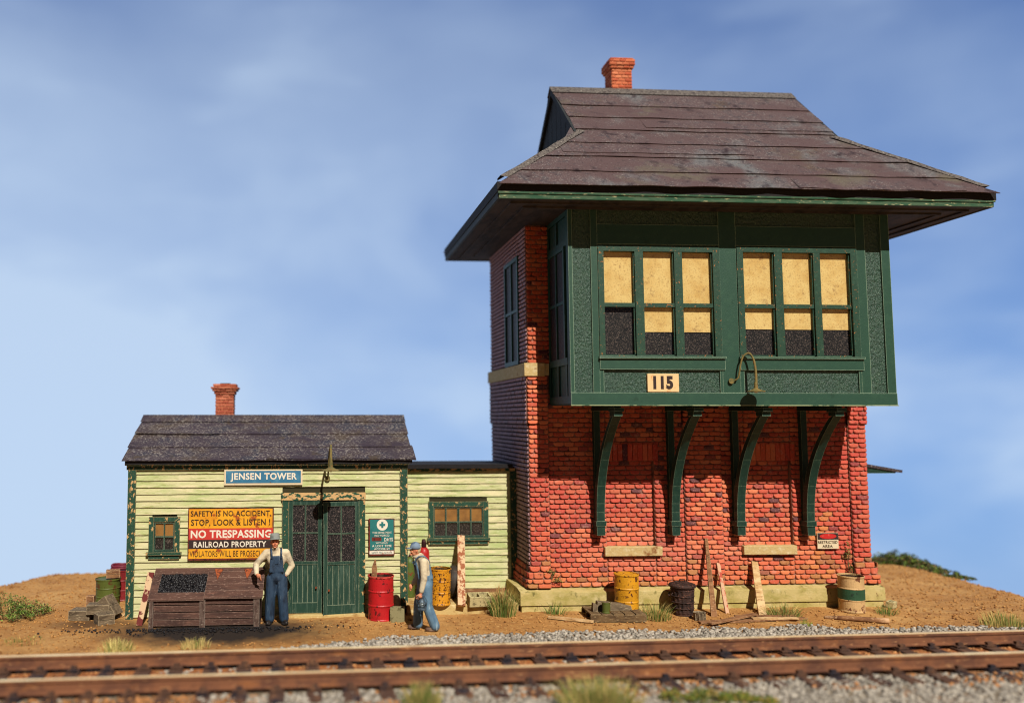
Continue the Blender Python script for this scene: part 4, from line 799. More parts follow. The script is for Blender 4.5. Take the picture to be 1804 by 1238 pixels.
# small window
def window(parent, hole, Y, cols, rows, frame=.08, blind=.5, mat=m_trimw, sillw=.06, bm=m_shadeb, mw=.028):
    x0, x1, z0, z1 = hole; q = MB(); f = frame
    q.box(x0-.02, x0+f, Y-.065, Y, z0, z1+.02, .003); q.box(x1-f, x1+.02, Y-.065, Y, z0, z1+.02, .003); q.box(x0+f, x1-f, Y-.063, Y, z1-f, z1+.015, .003)
    w = build('window', q, mat, parent)
    q = MB(); q.box(x0-sillw, x1+sillw, Y-.11, Y, z0-.05, z0+.01, .004); q.box(x0-.02, x1+.02, Y-.07, Y, z0-.13, z0-.051, .003); build('sill', q, mat, w)
    q = MB(); ix0, ix1, iz0, iz1 = x0+f, x1-f, z0+.01, z1-f
    q.box(ix0, ix1, Y-.045, Y-.005, iz0, iz0+.045); q.box(ix0, ix1, Y-.045, Y-.005, iz1-.03, iz1); q.box(ix0, ix0+.03, Y-.045, Y-.005, iz0+.045, iz1-.03); q.box(ix1-.03, ix1, Y-.045, Y-.005, iz0+.045, iz1-.03)
    for c in range(1, cols): x = ix0+(ix1-ix0)*c/cols; k = mw*(1.6 if cols == 4 and c == 2 else 1); q.box(x-k/2, x+k/2, Y-.044, Y-.005, iz0+.045, iz1-.03)
    for r in range(1, rows): z = iz0+(iz1-iz0)*r/rows; q.box(ix0+.03, ix1-.03, Y-.042, Y-.006, z-mw/2, z+mw/2)
    build('sash', q, m_trimless, w)
    q = MB(); q.box(ix0, ix1, Y-.012, Y-.003, iz1-(iz1-iz0)*blind, iz1); build('blind', q, bm, w)
    q = MB(); q.box(ix0, ix1, Y-.008, Y-.001, iz0, iz1-(iz1-iz0)*blind-.001); build('dark_interior', q, m_dark, w)
    q = MB(); q.add([(ix0, Y-.025, iz0), (ix1, Y-.025, iz0), (ix1, Y-.025, iz1), (ix0, Y-.025, iz1)], [(0, 1, 2, 3)]); build('glass_pane', q, m_glass, w, fix=False)
window(SH, (WN[0]-.04, WN[1]+.04, WN[2], WN[3]+.02), Y_SH, 2, 2, blind=.5)
# door
x0, x1, z0, z1 = DR
q = MB(); q.box(x0-.13, x0, Y_SH-.07, Y_SH, .03, z1+.0, .004); build('door_jamb', q, m_trimw, SH)
q = MB(); q.box(x1, x1+.13, Y_SH-.07, Y_SH, .03, z1+.0, .004); dfr = build('door_jamb', q, m_trimw, SH); q = MB(); q.box(x0-.15, x1+.14, Y_SH-.085, Y_SH, z1+.001, z1+.15, .005); build('lintel', q, m_tanTrim, SH)
def leaf(xa, xb, zb, zt, rotz, hinge_left, lbl=None):
    w = xb-xa; T_ = .05; q = MB(); st = .085; r0 = U(540, 990, Y_SH)[1]-zb; rb = .20; H = zt-zb
    q.box(0, st, -T_, 0, 0, H, .002); q.box(w-st, w, -T_, 0, 0, H, .002); q.box(st, w-st, -T_+.002, 0, H-st, H); q.box(st, w-st, -T_+.002, 0, r0-.03, r0+.03); q.box(st, w-st, -T_+.002, 0, 0, rb)
    q.box(w/2-.014, w/2+.014, -T_+.012, -.01, r0+.03, H-st); zz_ = (r0+.03+H-st)/2; q.box(st, w-st, -T_+.014, -.01, zz_-.014, zz_+.014)
    n = 5
    for i in range(n): a = st+(w-2*st)*i/n; q.box(a+.004, a+(w-2*st)/n-.004, -T_+.018, -.01, rb, r0-.03)
    q.box(st, w-st, -.018, -.008, rb, r0-.03)
    for v in range(len(q.v)): pass
    px_ = xa if hinge_left else xb; c, s = math.cos(rotz), math.sin(rotz)
    def tf(mb):
        for i, (a, b, d) in enumerate(mb.v):
            lx_ = a if hinge_left else a-w; mb.v[i] = (px_+lx_*c-b*s, Y_SH-.02+lx_*s+b*c, zb+d)
        return mb
    d = build('door_leaf', tf(q), m_door, SH, label=lbl)
    g = MB(); g.box(st, w-st, -.022, -.012, r0+.03, H-st); build('pane', tf(g), m_dark, d)
    g = MB(); g.box(.10 if not hinge_left else w-.13, .13 if not hinge_left else w-.10, -T_-.03, -T_, rb+.28, rb+.32); build('handle', tf(g), m_rusth, d)
xm = U(568, 980, Y_SH)[0]
leaf(x0+.005, xm-.01, .07, z1-.01, 0, True); leaf(xm+.0, x1-.005, .03, z1-.03, R_(9), False, 'green door leaf standing slightly ajar')
q = MB(); q.box(x0-.35, x1+.5, Y_SH-.18, Y_SH, -.1, .055, .01); bevel(build('doorstep', q, m_slab, SH), .01)

# ------------------------------------------------------------ ANNEX
AX0, AX1 = SX1+.03, XL+.0; AZT = U(810, 828, Y_AN)[1]; YAB = 20.2
AN = thing('annex', 'low flat roofed yellow clapboard annex joining shed and tower', 'annex', ((AX0+AX1)/2, 19, 0), world=True)
q = MB(); q.box(AX0, AX1, Y_AN, YAB, .1, AZT+.05); build('wall_core', q, MC['dark_wall_core'], AN)
AW = RC(756, 884, 858, 947, Y_AN); q = MB(); clap(q, AX0, AX1-.1, Y_AN-.002, .30, AZT-.0, .138, [AW]); build('siding', q, m_siding, AN, fix=False)
q = MB(); clap(q, AX0, AX1-.1, Y_AN-.012, .2, .31, .1, wav=.02); build('rotten_board', q, m_rot, AN, fix=False)
q = MB(); q.box(AX1-.16, AX1-.01, Y_AN-.06, Y_AN+.02, .2, AZT+.05, .004); build('corner_board', q, m_trim, AN)
q = MB(); q.box(AX0, AX1-.05, Y_AN-.07, Y_AN, AZT-.02, AZT+.045, .003); build('frieze', q, m_tanTrim, AN)
q = MB(); n = 20; vs = []; 
for i in range(n+1):
    x = AX0-.02+(AX1-.10-AX0)*i/n; w = mnoise.noise(Vector((x*2, 3, 1)))*.012; vs += [(x, Y_AN-.16, AZT+.05+w), (x, Y_AN-.17, AZT+.14+w), (x, YAB, AZT+.10)]
q.add(vs, [f for i in range(n) for f in ((i*3, i*3+3, i*3+4, i*3+1), (i*3+1, i*3+4, i*3+5, i*3+2))]); q.box(AX0, AX1-.08, Y_AN-.14, YAB, AZT+.046, AZT+.085)
build('roof', q, m_black, AN, fix=False)
window(AN, AW, Y_AN, 4, 2, frame=.09, blind=.48, sillw=.05)
q = MB(); q.box(AX0-.02, FX0-.02, Y_SLAB, Y_AN+.0, -.2, .2, .008); o = build('concrete_slab', q, m_slab, label='dusty concrete slab along the foot of the annex', cat='slab', origin=((AX0+FX0)/2, Y_SLAB, 0)); bevel(o, .02)

# ------------------------------------------------------------ signs
def textmesh(s, bold=.02):
    c = bpy.data.curves.new('t', 'FONT'); c.body = s; c.size = 1; c.offset = bold; c.resolution_u = 3; c.space_character = 1.08
    o = bpy.data.objects.new('t', c); COL.objects.link(o); bpy.context.view_layer.update(); dg = bpy.context.evaluated_depsgraph_get(); e = o.evaluated_get(dg); m = e.to_mesh()
    v = np.array([tuple(x.co) for x in m.vertices]); f = [tuple(p.vertices) for p in m.polygons]; e.to_mesh_clear(); bpy.data.objects.remove(o); bpy.data.curves.remove(c); return v, f
def put(mb, s, p0, q0, p1, q1, Y, bold=.02):
    v, f = textmesh(s, bold); x0, x1, z0, z1 = RC(p0, q0, p1, q1, Y); mn = v.min(0); mx = v.max(0)
    vs = [(x0+(a[0]-mn[0])/(mx[0]-mn[0])*(x1-x0), Y, z0+(a[1]-mn[1])/(mx[1]-mn[1])*(z1-z0)) for a in v]; mb.add(vs, f)
def board(mb, p0, q0, p1, q1, Y, t=.02):
    a = RC(p0, q0, p1, q1, Y); mb.box(a[0], a[1], Y, Y+t, a[2], a[3]); return a
YS = Y_SH-.075
c_ = U(463, 840, YS); sg = thing('name_sign', 'blue station name board reading JENSEN TOWER under the shed eave', 'sign', (c_[0], YS, c_[1]), world=True)
q = MB(); board(q, 395, 826, 533, 854, YS); build('border', q, m_sign_w, sg); q = MB(); board(q, 398, 829, 530, 850.5, YS-.004, .004); build('panel', q, m_sign_b, sg)
q = MB(); put(q, 'JENSEN TOWER', 406, 832.5, 523, 848, YS-.007, .03); build('lettering', q, m_ink_w, sg, fix=False)
c_ = U(406, 940, YS); sg = thing('warning_sign', 'orange red and black no trespassing warning board on shed wall', 'sign', (c_[0], YS, c_[1]), world=True)
q = MB(); board(q, 331, 895, 482, 986, YS); build('backing', q, m_rustframe, sg); q = MB(); board(q, 333, 896, 480, 930, YS-.004, .004); board(q, 332, 966, 481, 983, YS-.004, .004); build('orange_panel', q, m_sign_o, sg)
q = MB(); board(q, 332.5, 930, 481, 950, YS-.004, .004); build('red_panel', q, m_sign_r, sg); q = MB(); board(q, 332.5, 950, 481, 966, YS-.004, .004); build('dark_panel', q, m_sign_k, sg)
q = MB(); put(q, 'SAFETY IS NO ACCIDENT,', 336, 899, 478, 910.5, YS-.008, .022); put(q, 'STOP, LOOK & LISTEN !', 336.5, 914, 476, 927, YS-.008, .022); put(q, 'VIOLATORS WILL BE PROSECUTED', 334, 969.5, 479, 980, YS-.008, .006); build('black_lettering', q, m_ink_k, sg, fix=False)
q = MB(); put(q, 'NO TRESPASSING', 336, 933, 478, 947, YS-.008, .032); put(q, 'RAILROAD PROPERTY', 341, 953, 469, 963.5, YS-.008, .02); build('white_lettering', q, m_ink_w, sg, fix=False)
c_ = U(673, 945, YS); sg = thing('safety_sign', 'teal green days without accident board with white cross disc beside the doors', 'sign', (c_[0], YS, c_[1]), world=True)
q = MB(); board(q, 649.5, 913, 695, 978, YS); build('backing', q, m_rustframe, sg); q = MB(); board(q, 652, 914.5, 693.5, 968.5, YS-.004, .004); build('green_panel', q, m_sign_g, sg)
q = MB(); a = board(q, 651, 969.5, 693.5, 975.5, YS-.004, .004); cxx, czz = U(673.5, 924, YS); q.add([(cxx+.115*math.cos(t*.314), YS-.006, czz+.115*math.sin(t*.314)) for t in range(20)], [tuple(range(20))]); build('white_panel', q, m_ink_w, sg, fix=False)
q = MB(); q.box(cxx-.022, cxx+.022, YS-.010, YS-.007, czz-.06, czz+.06); q.box(cxx-.06, cxx+.06, YS-.0095, YS-.007, czz-.022, czz+.022); put(q, 'SAFETY FIRST ALWAYS', 655, 971, 690, 974.5, YS-.008, 0); build('green_cross', q, m_sign_g, sg, fix=False)
q = MB(); put(q, 'THIS DEPARTMENT', 656, 936, 690, 939.5, YS-.008, .01); put(q, 'HAS WORKED', 660, 941, 686, 944.5, YS-.008, .01); put(q, 'DAYS', 677, 946.5, 692, 953, YS-.008, .02); put(q, 'WITHOUT', 662, 954.3, 684, 957.2, YS-.008, .01); put(q, 'A LOST TIME', 655.5, 959, 690, 963, YS-.008, .015); put(q, 'ACCIDENT', 659, 964.5, 687, 968.2, YS-.008, .015); build('lettering', q, m_ink_w, sg, fix=False)
q = MB(); board(q, 655, 946, 672, 952.5, YS-.007, .003); build('number_slot', q, m_rustframe, sg)
YP = Y_BAY-.0; c_ = U(1168, 674, YP); sg = thing('number_plate', 'cream plate painted 115 on the green bay', 'sign', (c_[0], YP, c_[1]), world=True)
q = MB(); board(q, 1141, 658, 1196, 690, YP-.02, .05); build('plate', q, m_plate, sg); q = MB()
put(q, '115', 1151, 662, 1186, 685.5, YP-.024, .055); build('lettering', q, m_sign_k, sg, fix=False)
YQ = Y_BR-.085; c_ = U(1458, 952, YQ); sg = thing('restricted_sign', 'small restricted area sign with red oval on the brick wall', 'sign', (c_[0], YQ, c_[1]), world=True)
q = MB(); board(q, 1440, 938, 1477, 966, YQ); build('plate', q, m_sign_w, sg); q = MB(); board(q, 1440.5, 938.5, 1476.5, 950, YQ-.004, .004); build('black_band', q, m_sign_k, sg)
q = MB(); cxx, czz = U(1458.5, 944, YQ); q.add([(cxx+.185*math.cos(t*.2618), YQ-.007, czz+.055*math.sin(t*.2618)) for t in range(24)], [tuple(range(24))]); build('red_oval', q, m_ink_r, sg, fix=False)
q = MB(); put(q, 'RESTRICTED', 1441.5, 952, 1475.5, 957, YQ-.006, .01); put(q, 'AREA', 1449, 959, 1467, 964, YQ-.006, .01); build('lettering', q, m_ink_k, sg, fix=False)

# ------------------------------------------------------------ gooseneck lamps
def lamp(label, base, pts, rt, shade_c, sr, sh):
    t = thing('gooseneck_lamp', label, 'lamp', base, world=True, group='gooseneck lamps')
    P = [Vector(p) for p in pts]; path = []
    for i in range(len(P)-1):
        p0, p1, p2, p3 = P[max(i-1, 0)], P[i], P[i+1], P[min(i+2, len(P)-1)]
        for k in range(8):
            u = k/8; path.append(.5*((2*p1)+(p2-p0)*u+(2*p0-5*p1+4*p2-p3)*u*u+(3*p1-p0-3*p2+p3)*u**3))
    path.append(P[-1]); n = len(path)
    q = MB(); q.tube(path, [rt*(.75+.6*(i/n)**3) for i in range(n)], 10); build('arm', q, m_lamp, t, smooth=True)
    q = MB(); q.lathe([(.055, -.02), (.055, .0), (.03, .02)], 14, base, axis=1); build('wall_mount', q, m_lamp, t)
    q = MB(); x, y, z = shade_c; q.lathe([(sr, 0), (sr*1.0, .012), (sr*.62, sh*.45), (sr*.3, sh*.8), (rt*1.6, sh), (rt*1.4, sh+.1), (rt, sh+.12)], 24, (x, y, z)); build('shade', q, m_lamp, t, smooth=False)
    q = MB(); q.ball((x, y, z+.01), (.04, .04, .035)); build('bulb', q, M('bulb_glass', S(210, 200, 170), [], .2), t, smooth=True); return t
def at(px, py, Y): x, z = U(px, py, Y); return (x, Y, z)
lamp('rusty gooseneck lamp on the green bay below its right window', at(1288, 671, Y_BAY-.03), [at(1288, 671, Y_BAY), at(1300, 666, Y_BAY-.08), at(1304, 645, Y_BAY-.11), at(1309, 628, Y_BAY-.13), at(1319, 622, Y_BAY-.16), at(1327, 632, Y_BAY-.2), at(1331, 652, Y_BAY-.23), at(1332, 676, Y_BAY-.24)], .022, at(1332, 690, Y_BAY-.24), .17, .07)
lamp('olive gooseneck lamp over the shed double doors', at(577, 842, Y_SH-.05), [at(577, 842, Y_SH), at(578, 836, Y_SH-.16), at(579, 822, Y_SH-.3), at(580, 800, Y_SH-.42), at(582, 788, Y_SH-.55), at(583, 784, Y_SH-.72), at(583, 790, Y_SH-.88), at(583, 805, Y_SH-.94), at(583, 818, Y_SH-.94)], .024, at(583, 829, Y_SH-.94), .17, .08)

# ------------------------------------------------------------ coal bunker
bl0, br0 = U(262, 1080, 16.3)[0], U(459, 1080, 16.3)[0]; YC = 16.30; YCb = Y_SH-.04; zc1 = U(360, 1051, YC)[1]; zc2 = U(360, 1001, YCb-.1)[1]
CB = thing('coal_bunker', 'brown wooden coal bunker with slatted front and sloping lid', 'coal bunker', ((bl0+br0)/2, (YC+YCb)/2, 0), world=True)
q = MB(); q.box(bl0+.05, br0-.05, YC+.05, YC+.08, 0, zc1-.03); n = 4; H = (zc1-.04)
for i in range(n):
    for (a, b) in ((U(270, 1080, YC)[0], U(353, 1080, YC)[0]), (U(361, 1080, YC)[0], U(448, 1080, YC)[0])):
        q.box(a, b, YC+.012, YC+.05, .02+H*i/n+.012, .02+H*(i+1)/n-.012, .006)
build('front_panel', q, m_bin, CB)
for a, b in ((262, 270), (352, 361), (447, 457)): q = MB(); q.box(U(a, 1080, YC)[0], U(b, 1080, YC)[0], YC-.02, YC+.06, -.03, zc1-.03, .006); build('post', q, m_binpost, CB)
q = MB(); q.prism([(YC+.08, 0), (YCb, 0), (YCb, zc2-.03), (YC+.08, zc1-.05)], 0, bl0+.02, bl0+.05); build('side_panel', q, m_bin, CB); q = MB(); q.prism([(YC+.08, 0), (YCb, 0), (YCb, zc2-.03), (YC+.08, zc1-.05)], 0, br0-.05, br0-.02); build('side_panel', q, m_bin, CB)
sL = lambda y: zc1+(zc2-zc1)*(y-YC)/(YCb-YC)
hx0, hx1 = bl0+.13, U(364, 1030, YC+.4)[0]; hy0, hy1 = YC+.12, YCb-.14
q = MB()
def lidp(x0, x1, y0, y1, dz=0, t=.035): q.hexa([(x0, y0, sL(y0)-t+dz), (x1, y0, sL(y0)-t+dz), (x1, y1, sL(y1)-t+dz), (x0, y1, sL(y1)-t+dz), (x0, y0, sL(y0)+dz), (x1, y0, sL(y0)+dz), (x1, y1, sL(y1)+dz), (x0, y1, sL(y1)+dz)])
lidp(bl0-.02, hx1, YC-.04, hy0); lidp(bl0-.02, br0+.03, hy1, YCb); lidp(bl0-.02, hx0, hy0, hy1); 
lf = build('lid', q, m_bin, CB); q = MB(); m = 4
for i in range(m):
    y0 = YC-.05+(hy1-YC+.05)*i/m; y1 = YC-.05+(hy1-YC+.05)*(i+1)/m-.006; lidp(hx1+.01, br0+.04, y0, y1, .03+random.uniform(0, .006), .03)
build('lid_board', q, m_bin, CB)
for px in (384, 436):
    xx_ = U(px, 1010, YCb-.2)[0]; q = MB(); y0 = YCb-.36; q.add([(xx_-.07, YCb-.10, sL(YCb-.10)+.045), (xx_+.09, YCb-.10, sL(YCb-.10)+.045), (xx_+.01, y0, sL(y0)+.05), (xx_+.0, y0, sL(y0)+.05), (xx_-.07, YCb-.10, sL(YCb-.10)+.02), (xx_+.09, YCb-.10, sL(YCb-.10)+.02), (xx_+.01, y0, sL(y0)+.02), (xx_+.0, y0, sL(y0)+.02)], [(0, 1, 2, 3), (4, 5, 6, 7), (0, 1, 5, 4), (1, 2, 6, 5), (2, 3, 7, 6), (3, 0, 4, 7)]); build('hinge', q, m_rusth, CB)
n = 1500; cx_ = rng.uniform(hx0, hx1, n); cy_ = rng.uniform(hy0, hy1, n); zf = np.array([sL(y) for y in cy_])-.045+rng.uniform(-.03, .02, n)
co = stones('coal', np.stack([cx_, cy_], -1), .034, None, m_coal, zf, .8); co['kind'] = 'stuff'; co['label'] = 'black coal heaped inside the open bunker hatch'; co['category'] = 'coal'
n = 500; cx_ = rng.normal((bl0+br0)/2, 1.1, n); cy_ = YC-.12-np.abs(rng.normal(0, .2, n)); co = stones('coal_spill', np.stack([cx_, cy_], -1), .018, None, m_coal, gh(cx_, cy_)+.02, .8); co['kind'] = 'stuff'; co['label'] = 'black coal crumbs spilled on the dirt before the bunker'; co['category'] = 'coal'

# ------------------------------------------------------------ drums and other junk
def drum(name, label, px, pyb, w_px, h, body, rim, zb=0, Y=None, pt=None, group='steel drums', top='open', band=None, lean=0, rz=0, dent=0, cat='drum'):
    g = G(px, pyb, zb); y = Y or g.y+.2; r = w_px/2/FPX*y*.97; x = U(px, pyb-20, y)[0]
    if Y: zb = float(gh(x, y)); h = U(px, pt, y-r)[1]-zb
    t = thing(name, label, cat, (x, y, zb), rz, group); t.rotation_euler = (lean, 0, rz)
    q = MB(); n = 36
    prof = [(r*.99, 0), (r, .02), (r*.965, .04), (r*.965, h*.31), (r*1.0, h*.33), (r*1.0, h*.345), (r*.965, h*.365), (r*.965, h*.63), (r*1.0, h*.65), (r*1.0, h*.665), (r*.965, h*.685), (r*.965, h-.04), (r*.97, h-.02)]
    q.lathe(prof, n)
    if dent:
        for i, (a, b, c) in enumerate(q.v):
            d = mnoise.noise(Vector((a*2.6+dent, b*2.6, c*2.2)))*.03*min(1, dent); k = 1+d/r; q.v[i] = (a*k, b*k, c)
    if top == 'open': q.f = q.f[:-1]; q.c = q.c[:-1]
    b = build('shell', q, body, t, smooth=False)
    q = MB(); ringp = [(r*.93, h-.06), (r*.985, h-.03), (r*1.015, h-.02), (r*1.015, h), (r*.965, h+.004), (r*.955, h-.006), (r*.955, h-.012)]; q.lathe(ringp, n); q.f = q.f[:-2]; q.c = q.c[:-2]; build('rim', q, rim, t, fix=False)
    q = MB(); d = .16 if top == 'open' else .012
    q.lathe([(r*.94, h-d), (r*.93, h-.03)] if top == 'open' else [(r*.94, h-d-.002), (r*.94, h-d)], n)
    if top == 'open': q.f = q.f[:-1]; q.c = q.c[:-1]
    build('inside' if top == 'open' else 'head', q, m_inside if top == 'open' else body, t, fix=False)
    if band: q = MB(); q.lathe([(r*.99, h*.335), (r*.99, h*.655)], n); q.f = q.f[:-2]; q.c = q.c[:-2]; build('painted_band', q, band, t, fix=False)
    return t
dr = drum('oil_drum', 'open red steel drum between green doors and corner board', 671, 1094, 47, .86, m_redp, m_redlite)
p = Vector(dr.location); q = MB(); q.obox((-.10, -.02, -.5), (-.09, .0, .16), .10, .03, j=.004); q.obox((-.09, .0, .16), (-.07, .0, .31), .095, .03, wb=.02); build('wooden_stake', q, m_brownw, label='broken grey brown stake standing in the red drum', cat='stake', loc=(p.x-.04, p.y, .86))
drum('oil_drum', 'rusty dented yellow drum beside the tyre on the annex slab', 776, 1067, 39, .72, m_yelp2, m_yelp2, zb=.2, dent=.9)
drum('oil_drum', 'bright yellow drum standing behind the pallet by the brick tower', 1104, 1060, 44, .78, m_yelp, m_yelp, dent=.6, top='closed', Y=Y_FD-.32, pt=1014)
drum('oil_drum', 'tan drum with green middle band at the tower corner', 1500, 1070, 45, .80, m_tanp, m_tanp, band=m_gband, Y=Y_FD-.32, pt=1017)
drum('oil_drum', 'olive green drum left of the shed corner', 190, 1068, 43, .56, m_grnp, m_grnp, zb=.0, dent=.9, top='closed')
# red drum half hidden behind shed corner, with a coiled hose on it
dr = drum('oil_drum', 'dark red drum mostly hidden behind the shed corner', 216, 1058, 44, .66, m_redd, m_redd, dent=.5, top='closed')
q = MB(); c = dr.location; 
for k in range(2): q.tube([(c.x-.03+.21*math.cos(a*.35), c.y+.2*math.sin(a*.35), .695+k*.04+.01*math.sin(a)) for a in range(19)], .028, 8)
build('hose_coil', q, M('maroon_rubber_hose', S(120, 40, 56), [], .5), label='maroon hose coiled on the hidden red drum', cat='hose', smooth=True, origin=tuple(c))
# trash can
y = Y_FD-.36; r = 20/FPX*y; x = U(1203, 1070, y)[0]; zg = float(gh(x, y))
t = thing('trash_can', 'black rusty ribbed trash can with a lid by the tower', 'trash can', (x, y, zg))
q = MB(); n = 32; vs = []; hh = U(1203, 1034, y-r)[1]-zg
prof = [(.84, 0), (.84, .03), (.86, .05), (.90, .3), (.96, .5), (1.0, hh-.03), (1.0, hh)]
nn = 64
for r_, z in prof:
    for k in range(nn): a = 2*math.pi*k/nn; rr = r*r_*(1+(.05 if k % 4 < 2 and .04 < z < .55 else 0)); vs.append((rr*math.cos(a), rr*math.sin(a), z))
q.add(vs, [(i*nn+k, i*nn+(k+1) % nn, (i+1)*nn+(k+1) % nn, (i+1)*nn+k) for i in range(len(prof)-1) for k in range(nn)]+[tuple(range(nn))]); 
for z in (.14, .26, .38, .5): q.lathe([(r*(.9+z*.16), z-.012), (r*(.96+z*.16), z), (r*(.9+z*.16), z+.012)], 32)
build('can', q, m_rustcan, t)
q = MB(); q.lathe([(r*1.14, hh-.03), (r*1.16, hh), (r*1.1, hh+.025), (r*.6, hh+.06), (r*.1, hh+.075)], n); build('lid', q, m_rustcan, t)
q = MB(); q.tube([(-.06, 0, hh+.06), (-.05, 0, hh+.11), (.05, 0, hh+.11), (.06, 0, hh+.06)], .012, 8); build('lid_handle', q, m_rustcan, t)
q = MB(); q.tube([(-r*.98, -.06, .44), (-r*1.15, -.06, .40), (-r*1.2, 0, .36), (-r*1.15, .06, .40), (-r*.98, .06, .44)], .012, 8); build('side_handle', q, m_rustcan, t)
# bucket
g = G(1237, 1096); g.y = min(g.y, Y_FD-.3); q = MB(); r = .115; q.lathe([(r*.8, 0), (r, .17), (r*1.06, .175), (r*.92, .17), (r*.7, .03)], 20); 
for k in range(9): a = k*.7; q.box(r*.9*math.cos(a)-.012, r*.9*math.cos(a)+.012, r*.9*math.sin(a)-.012, r*.9*math.sin(a)+.012, .02, .16)
build('bucket', q, m_grey, label='small grey wooden bucket beside the rusty trash can', cat='bucket', loc=(g.x, g.y+.1, .0))
# gas cylinders
def gas(px, py0, y, r, h, mat, label, valve):
    x = U(px, 1040, y)[0]; t = thing('gas_cylinder', label, 'gas cylinder', (x, y, .2), 0, 'gas cylinders at the annex wall')
    q = MB(); q.lathe([(r*.95, 0), (r, .03), (r, h-r*1.1), (r*.9, h-r*.6), (r*.6, h-r*.2), (r*.35, h)], 24); build('body', q, mat, t, smooth=True)
    q = MB(); q.lathe([(r*.45, h-.02), (r*.45, h+.02), (r*.4, h+.12), (r*.25, h+.16)] if valve else [(r*.2, h-.02), (r*.2, h+.05)], 16); build('valve_cap', q, m_cap2, t, smooth=True)
gas(722, 0, Y_AN-.35, .115, .84, m_cyg, 'olive green gas cylinder leaning against annex beside the shed corner', False)
gas(747, 0, Y_AN-.30, .12, 1.04, m_cyr, 'tall red gas cylinder with dark cap behind the walking man', True)
# tyre
x, z = U(799, 1040, Y_AN-.45); t = thing('old_tire', 'worn black tyre standing on edge behind the peeling post', 'tire', (x, Y_AN-.5, .2+.34), 0)
q = MB(); R0, r0 = .26, .085; nn, mm = 36, 12; vs = []
for i in range(nn):
    a = 2*math.pi*i/nn
    for k in range(mm): b = 2*math.pi*k/mm; rr = R0+r0*max(-.8, min(.85, 1.15*math.cos(b)))*(1.0 if (i % 2 or abs(math.sin(b)) > .7) else .96); vs.append((r0*1.25*math.sin(b), rr*math.cos(a), rr*math.sin(a)))
q.add(vs, [(i*mm+k, ((i+1) % nn)*mm+k, ((i+1) % nn)*mm+(k+1) % mm, i*mm+(k+1) % mm) for i in range(nn) for k in range(mm)]); build('tread', q, m_tire, t, smooth=True); t.rotation_euler = (0, R_(4), R_(-8))
# leaning boards
def plank(name, label, a, b, w, t, mat, wb=None, cat='board', side=(1, 0, 0), group=None, seg=5):
    a = Vector(a); b = Vector(b); q = MB(); q.obox((0, 0, 0), b-a, w, t, side=side, j=.004, wb=wb, seg=seg)
    return build(name, q, mat, label=label, cat=cat, loc=tuple(a), group=group)
def lean(pb, qb, pt, qt, yt, zb=0):
    g = G(pb, qb, zb)
    if g.y > Y_FD-.15 and pb > 917: y = Y_FD-.22; x = U(pb, qb, y)[0]; g = Vector((x, y, float(gh(x, y))))
    return g, Vector(at(pt, qt, yt))
GL = 'boards leaning on walls'
a, b = lean(813, 1067, 812, 944, Y_AN-.12, .2); plank('peeling_post', 'peeling white and rust post leaning below the annex window', a, b, .16, .07, m_peelw, cat='post')
a, b = lean(245, 1102, 266, 1008, Y_SH-.10); plank('stained_board', 'cream board with maroon stains leaning on the shed beside the coal bunker', a, b, .11, .04, m_peelm, wb=.13, group=GL)
a, b = lean(1258, 1089, 1244, 948, Y_BR-.1); plank('leaning_board', 'tall thin brown board leaning on the brick beside the trash can', a, b, .12, .03, m_brownw, wb=.06, group=GL)
a, b = lean(1282, 1085, 1265, 991, Y_BR-.1); plank('leaning_board', 'short narrow board with peeling pink paint leaning on the brick', a, b, .075, .03, m_peelr, wb=.07, group=GL)
a, b = lean(1344, 1086, 1329, 989, Y_BR-.1); plank('leaning_board', 'wide pale board leaning on the concrete tower foundation', a, b, .17, .035, m_pale, wb=.135, group=GL)
GB = 'boards lying before the tower'
def lie(p0, q0, p1, q1, w, t, mat, label, z=.03, name='loose_board', z1=None): 
    a = G(p0, q0, z); b = G(p1, q1, z1 if z1 is not None else z)
    for e in (a, b): e.z += float(gh(e.x, e.y)); e.y = min(e.y, Y_FD-.08)
    return plank(name, label, a, b, w, t, mat, side=(0, 1, 0), group=GB)
lie(1232, 1096, 1420, 1090, .13, .03, m_brownw, 'long brown board lying nearest the ballast below the leaning boards')
lie(1250, 1098, 1330, 1083, .12, .03, m_brownw, 'brown board lying crosswise over the long brown board', .06, z1=.09)
lie(1325, 1090, 1405, 1089, .10, .03, m_pale, 'pale splintered board lying right of the pile', .06)
lie(1295, 1087, 1400, 1086, .10, .025, m_brownw, 'thin brown board lying against the foundation foot', .045)
lie(966, 1089, 1046, 1095, .09, .04, m_pale, 'pale weathered stick lying on dirt left of the pallet', .04, 'loose_stick')
a = G(1453, 1087, .04); b = G(1566, 1093, .06); q = MB(); q.tube([(0, 0, 0), (b-a)*.3+Vector((0, 0, .01)), (b-a)*.7, b-a], [.035, .045, .05, .05], 10); build('wooden_pole', q, m_brownw, label='round brown pole lying in front of the tan and green drum', cat='pole', loc=tuple(a), smooth=True)
